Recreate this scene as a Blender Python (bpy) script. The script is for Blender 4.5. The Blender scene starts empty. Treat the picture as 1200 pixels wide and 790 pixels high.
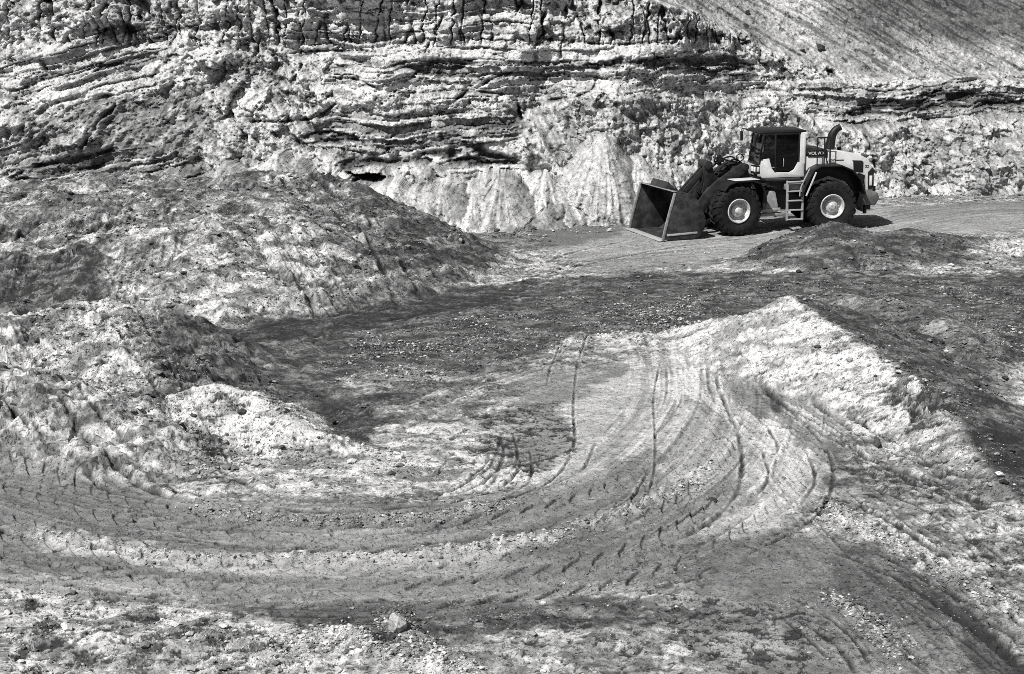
import bpy, bmesh, math, random
import numpy as np
from mathutils import Vector, Matrix
random.seed(5)
RNG = np.random.default_rng(11)
F32 = np.float32
scene = bpy.context.scene
COL = scene.collection

# ------------------------------------------------------------------ camera
CAMH = 7.3
PITCH = math.radians(12.8)
FOC = 1600.0            # focal length in photograph pixels (photograph 1200 x 790)
cp, sp = math.cos(PITCH), math.sin(PITCH)

def ray(px, py):
    u = (px - 600.0) / FOC
    v = (395.0 - py) / FOC
    return (u, cp + v * sp, -sp + v * cp)

def atz(px, py, z=0.0):
    d = ray(px, py)
    t = (z - CAMH) / d[2]
    return (d[0] * t, d[1] * t)

def aty(px, py, Y):
    d = ray(px, py)
    t = Y / d[1]
    return (d[0] * t, Y, CAMH + d[2] * t)

LOADER_XY = atz(900.5, 266)
LOADER_TILT = math.radians(1.4)      # nose slightly downhill

cam_data = bpy.data.cameras.new("camera")
cam_data.sensor_width = 36.0
cam_data.lens = FOC / 1200.0 * 36.0
cam_data.clip_end = 3000.0
cam = bpy.data.objects.new("camera", cam_data)
cam.location = (0, 0, CAMH)
cam.rotation_euler = (math.radians(90) - PITCH, 0, 0)
COL.objects.link(cam)
scene.camera = cam

# ------------------------------------------------------------------ light
SUN_EL = math.radians(52)
SH = Vector((-0.70, -0.71)).normalized()
S = Vector((SH.x * math.cos(SUN_EL), SH.y * math.cos(SUN_EL), math.sin(SUN_EL)))
sd = bpy.data.lights.new("sun", 'SUN')
sd.energy = 4.6
sd.angle = math.radians(0.5)
sd.color = (1.0, 0.99, 0.98)
so = bpy.data.objects.new("sun", sd)
so.rotation_euler = (-S).to_track_quat('-Z', 'Y').to_euler()
so.location = (-30, -20, 40)
COL.objects.link(so)

w = bpy.data.worlds.new("World")
scene.world = w
w.use_nodes = True
nt = w.node_tree
nt.nodes.clear()
sky = nt.nodes.new("ShaderNodeTexSky")
sky.sky_type = 'NISHITA'
sky.sun_disc = False
sky.sun_elevation = SUN_EL
sky.sun_rotation = math.atan2(S.x, S.y)
bw = nt.nodes.new("ShaderNodeRGBToBW")          # the photograph is monochrome
bg = nt.nodes.new("ShaderNodeBackground")
bg.inputs["Strength"].default_value = 0.055
wo = nt.nodes.new("ShaderNodeOutputWorld")
nt.links.new(sky.outputs[0], bw.inputs[0])
nt.links.new(bw.outputs[0], bg.inputs[0])
nt.links.new(bg.outputs[0], wo.inputs[0])

scene.view_settings.view_transform = 'Standard'
scene.view_settings.look = 'None'
scene.view_settings.exposure = 0.25
scene.view_settings.gamma = 1.0
scene.render.engine = 'CYCLES'
scene.cycles.use_denoising = False
scene.cycles.filter_width = 0.85
scene.cycles.max_bounces = 5
scene.cycles.diffuse_bounces = 2
scene.cycles.glossy_bounces = 2
scene.cycles.transparent_max_bounces = 8
scene.render.film_transparent = False

# ------------------------------------------------------------------ numpy noise
_P = RNG.permutation(256).astype(np.int32)
_P = np.concatenate([_P, _P])
_A = RNG.random(256) * 2 * np.pi
_GX, _GY = np.cos(_A).astype(F32), np.sin(_A).astype(F32)

def pn(x, y, seed=0):
    """gradient noise, about -0.7..0.7, scaled to about -1..1"""
    x = np.asarray(x, F32) + F32(seed * 17.31)
    y = np.asarray(y, F32) + F32(seed * 9.77)
    fx, fy = np.floor(x), np.floor(y)
    ix, iy = fx.astype(np.int32), fy.astype(np.int32)
    x = x - fx; y = y - fy
    ux = x * x * x * (x * (x * 6 - 15) + 10)
    uy = y * y * y * (y * (y * 6 - 15) + 10)
    a = _P[ix & 255]; b = _P[(ix + 1) & 255]
    iy0 = iy & 255; iy1 = (iy + 1) & 255
    h = _P[a + iy0]; n00 = _GX[h] * x + _GY[h] * y
    h = _P[b + iy0]; n10 = _GX[h] * (x - 1) + _GY[h] * y
    h = _P[a + iy1]; n01 = _GX[h] * x + _GY[h] * (y - 1)
    h = _P[b + iy1]; n11 = _GX[h] * (x - 1) + _GY[h] * (y - 1)
    n0 = n00 + ux * (n10 - n00)
    n1 = n01 + ux * (n11 - n01)
    return (n0 + uy * (n1 - n0)) * F32(1.5)

def fbm(x, y, octv=4, seed=0, gain=0.5, lac=2.03):
    r = np.zeros(np.broadcast(x, y).shape, F32); a = 1.0; n = 0.0
    for o in range(octv):
        r += F32(a) * pn(x, y, seed + o * 3 + 1); n += a
        a *= gain; x = x * lac; y = y * lac
    return r / F32(n) * F32(1.3)

def ridged(x, y, octv=3, seed=0, gain=0.55):
    r = np.zeros(np.broadcast(x, y).shape, F32); a = 1.0; n = 0.0
    for o in range(octv):
        r += F32(a) * (1 - 2 * np.abs(pn(x, y, seed + o * 5 + 2))); n += a
        a *= gain; x = x * 2.1; y = y * 2.1
    return r / F32(n)

_R1, _R2, _R3, _R4, _R5 = [RNG.random(256).astype(F32) for _ in range(5)]

def facet(x, y, seed=0, tilt=0.8):
    """broken angular clods: every cell a tilted plane of its own; about -0.5..0.5"""
    x = np.asarray(x, F32) + F32(seed * 13.7); y = np.asarray(y, F32) + F32(seed * 7.9)
    fx, fy = np.floor(x), np.floor(y)
    ix, iy = fx.astype(np.int32), fy.astype(np.int32)
    x = x - fx; y = y - fy
    best = np.full(x.shape, 9.0, F32); val = np.zeros(x.shape, F32)
    for dx in (-1, 0, 1):
        a = _P[(ix + dx) & 255]
        for dy in (-1, 0, 1):
            q = _P[a + ((iy + dy) & 255)]
            ex = x - dx - _R1[q]; ey = y - dy - _R2[q]
            d = ex * ex + ey * ey
            k = d < best
            best = np.where(k, d, best)
            val = np.where(k, (_R3[q] - F32(0.5)) * F32(0.7) + F32(tilt) * ((_R4[q] - F32(0.5)) * ex + (_R5[q] - F32(0.5)) * ey), val)
    return val

def hash1(i, seed=0):
    return _R1[_P[(_P[np.asarray(i, np.int32) & 255] + seed) & 255]]

def sst(a, b, x):
    t = np.clip((x - a) / (b - a), 0, 1)
    return t * t * (3 - 2 * t)

def spline(pts, n=70):
    P = np.array(pts, float)
    P = np.vstack([2 * P[0] - P[1], P, 2 * P[-1] - P[-2]])
    m = len(P) - 3
    out = []
    for k in range(n):
        g = k / (n - 1) * m
        i = min(int(g), m - 1); t = g - i
        p0, p1, p2, p3 = P[i:i + 4]
        out.append(0.5 * (2 * p1 + (p2 - p0) * t + (2 * p0 - 5 * p1 + 4 * p2 - p3) * t * t + (3 * p1 - p0 - 3 * p2 + p3) * t ** 3))
    return np.array(out)

def near_curve(x, y, C, reach):
    """indices of points near the polyline, with distance, arc length, signed side and relative position"""
    C = C.astype(F32)
    m = (x > C[:, 0].min() - reach) & (x < C[:, 0].max() + reach) & (y > C[:, 1].min() - reach) & (y < C[:, 1].max() + reach)
    idx = np.nonzero(m)[0]
    xs, ys = x[idx], y[idx]
    best = np.full(len(idx), 1e9, F32); s = np.zeros(len(idx), F32); side = np.zeros(len(idx), F32)
    acc = 0.0
    for a, b in zip(C[:-1], C[1:]):
        d = b - a; L = float(np.hypot(d[0], d[1])) + 1e-6
        t = np.clip(((xs - a[0]) * d[0] + (ys - a[1]) * d[1]) / (L * L), 0, 1)
        ex = xs - (a[0] + t * d[0]); ey = ys - (a[1] + t * d[1])
        dd = ex * ex + ey * ey
        k = dd < best
        best[k] = dd[k]; s[k] = acc + t[k] * L
        side[k] = np.sign(d[0] * ey[k] - d[1] * ex[k])
        acc += L
    dist = np.sqrt(best)
    k = dist < reach
    return idx[k], dist[k], s[k], side[k] * dist[k], acc

def poly_sd(x, y, P, reach):
    """signed distance (positive inside) to a polygon; -reach far away"""
    P = np.array(P, F32)
    out = np.full(x.shape, -reach, F32)
    m = (x > P[:, 0].min() - reach) & (x < P[:, 0].max() + reach) & (y > P[:, 1].min() - reach) & (y < P[:, 1].max() + reach)
    idx = np.nonzero(m)
    xs, ys = x[idx], y[idx]
    best = np.full(xs.shape, 1e9, F32); ins = np.zeros(xs.shape, bool)
    for i in range(len(P)):
        a, b = P[i], P[(i + 1) % len(P)]
        d = b - a
        t = np.clip(((xs - a[0]) * d[0] + (ys - a[1]) * d[1]) / (d[0] ** 2 + d[1] ** 2 + 1e-9), 0, 1)
        ex = xs - a[0] - t * d[0]; ey = ys - a[1] - t * d[1]
        best = np.minimum(best, ex * ex + ey * ey)
        c = ((a[1] > ys) != (b[1] > ys)) & (xs < (b[0] - a[0]) * (ys - a[1]) / (b[1] - a[1] + 1e-9) + a[0])
        ins ^= c
    dd = np.sqrt(best)
    out[idx] = np.where(ins, dd, -dd)
    return out

# ------------------------------------------------------------------ tagging
def tag(o, label=None, cat=None, group=None, kind=None):
    if label: o['label'] = label
    if cat: o['category'] = cat
    if group: o['group'] = group
    if kind: o['kind'] = kind
    return o

def grid_mesh(name, co, faces, tone, mat, extra=None):
    me = bpy.data.meshes.new(name)
    me.vertices.add(len(co)); me.vertices.foreach_set("co", co.astype(F32).ravel())
    nf, k = faces.shape
    me.loops.add(nf * k); me.loops.foreach_set("vertex_index", faces.astype(np.int32).ravel())
    me.polygons.add(nf)
    me.polygons.foreach_set("loop_start", np.arange(0, nf * k, k, dtype=np.int32))
    me.polygons.foreach_set("use_smooth", np.ones(nf, bool))
    me.update(calc_edges=True)
    at = me.attributes.new("tone", 'FLOAT', 'POINT')
    at.data.foreach_set("value", tone.astype(F32).ravel())
    if extra:
        for n, v in extra.items():
            e = me.attributes.new(n, 'FLOAT', 'POINT'); e.data.foreach_set("value", v.astype(F32).ravel())
    me.materials.append(mat)
    o = bpy.data.objects.new(name, me)
    COL.objects.link(o)
    return o

def compact(faces):
    u, inv = np.unique(faces, return_inverse=True)
    return u, inv.reshape(faces.shape)

# ------------------------------------------------------------------ materials
def earth_material(name, speck=1.0, scale=1.0, bump=0.6):
    """tone attribute (sand, clay and gravel colours, with some shade painted in) broken up by grain"""
    m = bpy.data.materials.new(name); m.use_nodes = True
    t = m.node_tree; N = t.nodes; L = t.links
    b = N["Principled BSDF"]
    b.inputs["Roughness"].default_value = 0.93
    b.inputs["Specular IOR Level"].default_value = 0.18
    at = N.new("ShaderNodeAttribute"); at.attribute_name = "tone"
    tc = N.new("ShaderNodeTexCoord")
    def noise(sc, det, rough, dis=0.0):
        n = N.new("ShaderNodeTexNoise"); n.inputs["Scale"].default_value = sc * scale
        n.inputs["Detail"].default_value = det; n.inputs["Roughness"].default_value = rough
        n.inputs["Distortion"].default_value = dis
        L.new(tc.outputs["Object"], n.inputs["Vector"]); return n
    def math_(op, a, bb):
        n = N.new("ShaderNodeMath"); n.operation = op
        for i, v in enumerate((a, bb)):
            if v is None: continue
            if isinstance(v, (int, float)): n.inputs[i].default_value = v
            else: L.new(v, n.inputs[i])
        return n.outputs[0]
    def crisp(v, lo, hi):
        n = N.new("ShaderNodeMapRange"); n.interpolation_type = 'SMOOTHSTEP'
        n.inputs["From Min"].default_value = lo; n.inputs["From Max"].default_value = hi
        n.inputs["To Min"].default_value = -0.5; n.inputs["To Max"].default_value = 0.5
        L.new(v, n.inputs["Value"]); return n.outputs[0]
    n0 = noise(6.0, 8, 0.78, 0.2); n1 = noise(11.0, 3, 0.65, 0.6); n2 = noise(30.0, 3, 0.65, 0.4)
    vo = N.new("ShaderNodeTexVoronoi"); vo.feature = 'DISTANCE_TO_EDGE'; vo.inputs["Scale"].default_value = 3.2 * scale
    wn = noise(4.0, 4, 0.6)
    vm = N.new("ShaderNodeVectorMath"); vm.operation = 'MULTIPLY_ADD'
    L.new(wn.outputs["Color"], vm.inputs[0]); vm.inputs[1].default_value = (0.5 / scale,) * 3; L.new(tc.outputs["Object"], vm.inputs[2])
    L.new(vm.outputs[0], vo.inputs["Vector"])
    crack = math_('MULTIPLY', math_('ADD', crisp(vo.outputs["Distance"], 0.035, 0.0), 0.5), math_('ADD', crisp(n0.outputs[0], 0.48, 0.56), 0.5))
    pits = math_('ADD', math_('MULTIPLY', math_('ADD', crisp(n1.outputs[0], 0.595, 0.64), 0.5), 1.5), math_('MULTIPLY', math_('ADD', crisp(n2.outputs[0], 0.58, 0.63), 0.5), 1.3))
    pits = math_('MULTIPLY', math_('MINIMUM', math_('ADD', pits, math_('MULTIPLY', crack, 1.4)), 2.2), -speck)
    e = math_('ADD', pits, math_('MULTIPLY', math_('SUBTRACT', n0.outputs[0], 0.47), 3.2 * speck))
    f = math_('POWER', 2.0, e)
    v = math_('MULTIPLY', at.outputs["Fac"], f)
    v = math_('MINIMUM', math_('MAXIMUM', v, 0.03), 0.72)
    cmb = N.new("ShaderNodeCombineColor")
    for i in range(3): L.new(v, cmb.inputs[i])
    L.new(cmb.outputs[0], b.inputs["Base Color"])
    n3 = noise(22.0, 6, 0.75, 0.3); n4 = noise(60.0, 3, 0.7)
    bp = N.new("ShaderNodeBump"); bp.inputs["Strength"].default_value = bump
    bp.inputs["Distance"].default_value = 0.04 / scale
    L.new(math_('ADD', n3.outputs[0], math_('MULTIPLY', n4.outputs[0], 0.35)), bp.inputs["Height"]); L.new(bp.outputs[0], b.inputs["Normal"])
    return m

M_GROUND = earth_material("quarry_earth", 1.0, 1.0, 0.7)
M_CLIFF = earth_material("cliff_earth", 0.8, 0.5, 0.6)
# ================================================================== the quarry floor with its heaps, one height field
HEAPS = []   # name, crest (x,y,z), slope, wobble
def crest(pts):
    return np.array([aty(*p) for p in pts], F32)
HEAPS.append(dict(key='bank_rear', slope=0.52, pts=[
    crest([(-500, 275, 37), (-60, 285, 37.6), (60, 283, 37.8), (150, 264, 37.5), (250, 254, 37.6), (350, 252, 39), (420, 264, 40), (500, 285, 41.2), (585, 304, 42.6), (612, 312, 42.8)]),
    crest([(-500, 210, 47), (-60, 206, 47), (40, 213, 46.6), (140, 202, 46.8), (230, 210, 46.3), (300, 199, 46.2), (380, 204, 45.8), (412, 217, 45.2), (440, 234, 44.5), (520, 266, 44), (590, 300, 43)]),
    crest([(-500, 240, 42.5), (100, 240, 42.3), (330, 232, 42), (430, 248, 42.5), (500, 275, 42.5)]),
    crest([(-500, 225, 45), (100, 226, 44.6), (330, 220, 44), (430, 240, 43.5)])]))
HEAPS.append(dict(key='bank_front', slope=0.42, pts=[
    crest([(-300, 380, 26), (-40, 372, 28.2), (40, 366, 29), (120, 356, 29), (150, 395, 27), (180, 440, 25.3)]),
    crest([(-200, 425, 24.2), (20, 436, 24.6), (100, 455, 24.0), (150, 490, 23.0)])]))
HEAPS.append(dict(key='heap_white', slope=0.62, pts=[
    crest([(214, 458, 24.6), (255, 448, 24.7), (300, 462, 24.4), (340, 495, 23.3), (420, 522, 22.9)])]))
HEAPS.append(dict(key='heap_right', slope=0.66, slope_r=0.32, pts=[
    crest([(852, 389, 31.2), (880, 370, 30.4), (925, 347, 30.0), (1000, 396, 27.6), (1090, 459, 24.6), (1200, 588, 20.0), (1260, 668, 17.6)])]))
HEAPS.append(dict(key='heap_grey', slope=0.42, pts=[
    crest([(1000, 346, 34.4), (1085, 359, 32.4), (1125, 385, 30.6), (1158, 428, 28.2)])]))
HEAPS.append(dict(key='heap_small', slope=0.42, pts=[
    crest([(870, 302, 42.8), (930, 280, 43.2), (978, 260, 43.6), (1032, 273, 43.6), (1066, 267, 44.0), (1110, 275, 44), (1190, 282, 44), (1330, 286, 44)])]))

def base_height(x, y):
    h = 0.10 * fbm(x * 0.16, y * 0.16, 2, 3)
    flat = sst(13.0, 4.0, np.hypot((x - LOADER_XY[0]) * 0.8, y - LOADER_XY[1]))
    h = h * (1 - flat) + flat * math.tan(LOADER_TILT) * (x - LOADER_XY[0]) * math.cos(math.radians(4))
    h = h - 0.32 * sst(1.2, 0, np.hypot((x + 5.2) * 0.36, (y - 25.2) * 0.55))      # low dark basin
    return h.astype(F32)

def heap_height(x, y):
    """max heap height and its index (-1 none)"""
    H = np.full(x.shape, -9.0, F32); I = np.full(x.shape, -1, np.int8)
    wob = 0.35 * fbm(x * 0.5, y * 0.5, 3, 21)
    for k, hp in enumerate(HEAPS):
        for C in hp['pts']:
            reach = float(C[:, 2].max()) / min(hp['slope'], hp.get('slope_r', 9)) + 1.2
            m = (x > C[:, 0].min() - reach) & (x < C[:, 0].max() + reach) & (y > C[:, 1].min() - reach) & (y < C[:, 1].max() + reach)
            idx = np.nonzero(m)[0]
            if not len(idx): continue
            xs, ys = x[idx], y[idx]
            best = np.full(len(idx), -9.0, F32); bs = np.zeros(len(idx), F32); bd = np.zeros(len(idx), F32)
            acc = 0.0
            for a, b in zip(C[:-1], C[1:]):
                d = b[:2] - a[:2]; L = float(np.hypot(*d)) + 1e-6
                t = np.clip(((xs - a[0]) * d[0] + (ys - a[1]) * d[1]) / (L * L), 0, 1)
                ex = xs - a[0] - t * d[0]; ey = ys - a[1] - t * d[1]
                dd = np.sqrt(ex * ex + ey * ey)
                sr = hp.get('slope_r', hp['slope'])
                sl = hp['slope'] + (sr - hp['slope']) * sst(-0.6, 0.6, (d[0] * ey - d[1] * ex) / (L * dd + 0.05))
                hh = a[2] + t * (b[2] - a[2]) - sl * (np.sqrt(dd * dd + 0.02) - 0.14)
                kk = hh > best
                best[kk] = hh[kk]; bs[kk] = acc + t[kk] * L + np.arctan2(ey[kk], ex[kk]) * 0.5; bd[kk] = dd[kk]
                acc += L
            rill = ridged(bs * 1.5 + 0.3 * wob[idx], bd * 0.18, 3, 31 + k)
            best = best + wob[idx] * (0.32 if hp['key'].startswith('bank') else 0.16) * np.clip(bd, 0.25, 1) + (0.06 if hp['key'].startswith('heap') else 0.24) * rill * np.clip(bd * 0.9, 0, 1)
            kk = best > H[idx]
            j = idx[kk]
            H[j] = best[kk]; I[j] = k
    return H, I

TREAD = [   # photograph points, width, strength
    ([(-140, 568), (-60, 596), (40, 620), (140, 638), (260, 650), (400, 657), (540, 652), (660, 632), (770, 595), (835, 545), (866, 480), (855, 415), (836, 380)], 0.6, 0.8),
    ([(-140, 500), (-60, 530), (40, 562), (140, 590), (260, 606), (400, 612), (540, 606), (660, 584), (745, 545)], 0.8, 1.0),
    ([(-140, 535), (-60, 562), (40, 590), (140, 614), (260, 630), (400, 638), (540, 632), (660, 612), (752, 575), (812, 525), (842, 465), (838, 400), (830, 380)], 0.8, 0.95),
    ([(-140, 600), (0, 634), (110, 652), (250, 668), (400, 676), (550, 670), (690, 650), (790, 612), (860, 560), (895, 510)], 0.8, 0.9),
    ([(-140, 640), (0, 662), (110, 676), (250, 692), (400, 702), (550, 698), (690, 682), (810, 646), (900, 590), (940, 540), (946, 480), (900, 428), (850, 392)], 0.7, 0.9),
    ([(60, 318), (130, 290), (150, 262), (130, 240)], 0.8, 1.0),
]
RUT = [     # photograph points, half width, depth, side ridge
    ([(838, 392), (852, 420), (905, 462), (960, 506), (1050, 552), (1190, 606), (1300, 650)], 0.13, 0.10, 0.06),
    ([(852, 402), (900, 430), (960, 478), (1020, 520), (1110, 556), (1230, 600)], 0.12, 0.09, 0.05),
    ([(870, 400), (940, 450), (1010, 500), (1080, 535), (1180, 575), (1300, 620)], 0.10, 0.08, 0.05),
    ([(835, 388), (838, 430), (850, 470), (868, 520), (866, 570), (840, 610), (790, 640)], 0.08, 0.06, 0.04),
    ([(828, 392), (830, 440), (840, 470)], 0.07, 0.06, 0.03),
    ([(690, 388), (676, 430), (672, 480), (676, 520)], 0.06, 0.06, 0.03),
    ([(665, 392), (645, 430), (640, 450)], 0.05, 0.05, 0.03),
    ([(775, 418), (766, 460), (768, 530), (758, 580), (720, 612), (660, 630)], 0.05, 0.05, 0.03),
    ([(900, 470), (950, 505), (975, 545), (968, 590), (930, 625), (860, 660)], 0.07, 0.07, 0.05),
    ([(180, 568), (260, 584), (350, 590), (440, 592), (520, 584), (575, 560), (590, 530), (582, 505)], 0.07, 0.05, 0.04),
    ([(230, 580), (350, 600), (450, 600), (540, 590), (600, 562), (612, 530)], 0.07, 0.05, 0.04),
    ([(480, 590), (540, 570), (568, 545), (578, 515)], 0.07, 0.05, 0.04),
    ([(490, 592), (560, 560), (580, 535), (590, 500)], 0.07, 0.05, 0.04),
    ([(505, 570), (520, 548), (525, 535)], 0.05, 0.06, 0.04),
    ([(600, 590), (650, 560), (672, 520), (672, 480)], 0.06, 0.05, 0.04),
    ([(960, 640), (1040, 672), (1120, 720), (1220, 790)], 0.12, 0.05, 0.04),
    ([(1010, 640), (1090, 680), (1200, 745), (1260, 785)], 0.10, 0.05, 0.04),
    ([(1080, 690), (1150, 735), (1230, 790)], 0.16, 0.10, 0.06),
    ([(940, 690), (1010, 725), (1060, 765), (1100, 800)], 0.08, 0.06, 0.05),
    ([(980, 622), (1060, 650), (1150, 700), (1240, 760)], 0.07, 0.05, 0.05),
    ([(930, 720), (985, 760), (1010, 800)], 0.10, 0.06, 0.05),
    ([(890, 610), (960, 600), (1010, 620), (1090, 650)], 0.06, 0.05, 0.04),
    ([(150, 396), (300, 378), (420, 368), (520, 356), (640, 344), (760, 338)], 0.16, 0.08, 0.05),
    ([(180, 402), (320, 390), (440, 378), (540, 362), (640, 352)], 0.12, 0.08, 0.05),
    ([(200, 412), (340, 402), (440, 386), (540, 370), (660, 356)], 0.14, 0.07, 0.05),
    ([(560, 325), (600, 318), (640, 305), (680, 290), (740, 276)], 0.16, 0.06, 0.05),
    ([(600, 332), (660, 315), (720, 300), (800, 285), (900, 276)], 0.16, 0.05, 0.04),
    ([(620, 300), (720, 285), (760, 290)], 0.12, 0.05, 0.04),
    ([(800, 325), (950, 322), (1100, 324), (1260, 330)], 0.2, 0.06, 0.05),
    ([(10, 470), (60, 505), (110, 545), (180, 575), (260, 590)], 0.16, 0.12, 0.06),
    ([(-20, 500), (60, 545), (120, 572), (200, 590)], 0.10, 0.08, 0.05),
    ([(20, 660), (90, 640), (180, 655), (240, 668)], 0.09, 0.08, 0.06),
    ([(60, 765), (120, 735), (160, 722)], 0.06, 0.05, 0.03),
    ([(640, 625), (700, 615), (760, 590), (800, 560)], 0.06, 0.06, 0.05),
    ([(380, 705), (500, 702), (640, 700), (760, 690), (860, 668)], 0.08, 0.05, 0.05),
]
for _p in ([(60, 395), (110, 430), (170, 480), (240, 540), (330, 590)], [(100, 368), (150, 410), (185, 455), (235, 510), (290, 560)], [(15, 440), (60, 480), (110, 520), (170, 560)],
           [(130, 362), (175, 410), (205, 450)], [(40, 420), (90, 425), (140, 410)], [(250, 430), (300, 455), (350, 505), (430, 545)]):
    RUT.append((_p, 0.09, 0.06, 0.05))
for _p in ([(592, 548), (560, 580), (500, 600)], [(600, 500), (606, 540), (580, 575)], [(620, 520), (622, 560), (590, 590)], [(300, 600), (400, 610), (500, 606), (590, 592)], [(520, 600), (620, 580), (680, 550), (700, 510)],
           [(740, 640), (820, 600), (860, 560)], [(700, 610), (740, 585), (762, 545)], [(890, 520), (900, 560), (870, 600)], [(880, 480), (910, 520), (905, 560)], [(940, 520), (955, 560), (935, 600)],
           [(1040, 470), (1080, 510), (1150, 545)], [(1000, 560), (1100, 610), (1200, 668)], [(980, 580), (1080, 632), (1190, 700)], [(1060, 620), (1140, 650), (1230, 700)],
           [(860, 700), (930, 735), (990, 790)], [(905, 690), (985, 735), (1030, 790)], [(1040, 690), (1110, 735), (1180, 790)], [(250, 640), (400, 652), (520, 646)], [(120, 600), (250, 632), (400, 640), (560, 632)],
           [(330, 372), (460, 345), (600, 325)], [(230, 396), (380, 372), (500, 352)], [(640, 318), (760, 305), (900, 290)], [(680, 310), (760, 296), (840, 286)], [(10, 230), (180, 222), (380, 228)], [(40, 245), (200, 236), (360, 240)]):
    RUT.append((_p, 0.06, 0.04, 0.03))
for _p in ([(-20, 240), (120, 228), (260, 223), (400, 233)], [(-20, 224), (150, 215), (300, 216), (390, 222)], [(60, 262), (200, 240), (330, 228), (420, 240)], [(-20, 262), (90, 244), (240, 231)],
           [(130, 268), (230, 240), (290, 222)], [(300, 226), (400, 250), (470, 285)], [(330, 222), (420, 244), (500, 280)], [(20, 270), (110, 258), (160, 240)]):
    RUT.append((_p, 0.20, 0.10, 0.08, 1.75))
RUT += [([(1030, 462), (1056, 470), (1098, 484), (1112, 494)], 0.55, 0.30, 0.14, 0.42), ([(1050, 474), (1080, 486), (1100, 496)], 0.45, 0.25, 0.10, 0.40), ([(985, 470), (1030, 490), (1060, 500)], 0.15, 0.10, 0.08, 0.3),
        ([(845, 398), (900, 456), (980, 512), (1060, 562), (1180, 618)], 0.10, 0.08, 0.05), ([(1000, 590), (1090, 640), (1220, 722)], 0.10, 0.07, 0.05), ([(1085, 700), (1150, 742), (1230, 800)], 0.2, 0.10, 0.06),
        ([(1100, 690), (1170, 735), (1240, 780)], 0.16, 0.09, 0.06), ([(960, 690), (1040, 740), (1100, 795)], 0.1, 0.06, 0.05)]
WINDROW = [
    ([(20, 622), (130, 640), (250, 652), (400, 656), (540, 646), (640, 632), (690, 620), (790, 580), (830, 545)], 0.20, 0.10),
    ([(220, 590), (330, 610), (440, 612), (540, 604), (600, 590)], 0.16, 0.10),
    ([(960, 590), (1010, 620), (1060, 645), (1120, 680), (1200, 720)], 0.16, 0.10),
    ([(975, 700), (1020, 730), (1050, 760)], 0.16, 0.06),
    ([(185, 396), (300, 376), (400, 360), (470, 345), (540, 330), (600, 318), (660, 306)], 0.16, 0.08),
    ([(330, 755), (400, 748), (470, 772), (560, 790)], 0.22, 0.12),
    ([(462, 715), (470, 740), (500, 760)], 0.16, 0.14),
]
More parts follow.
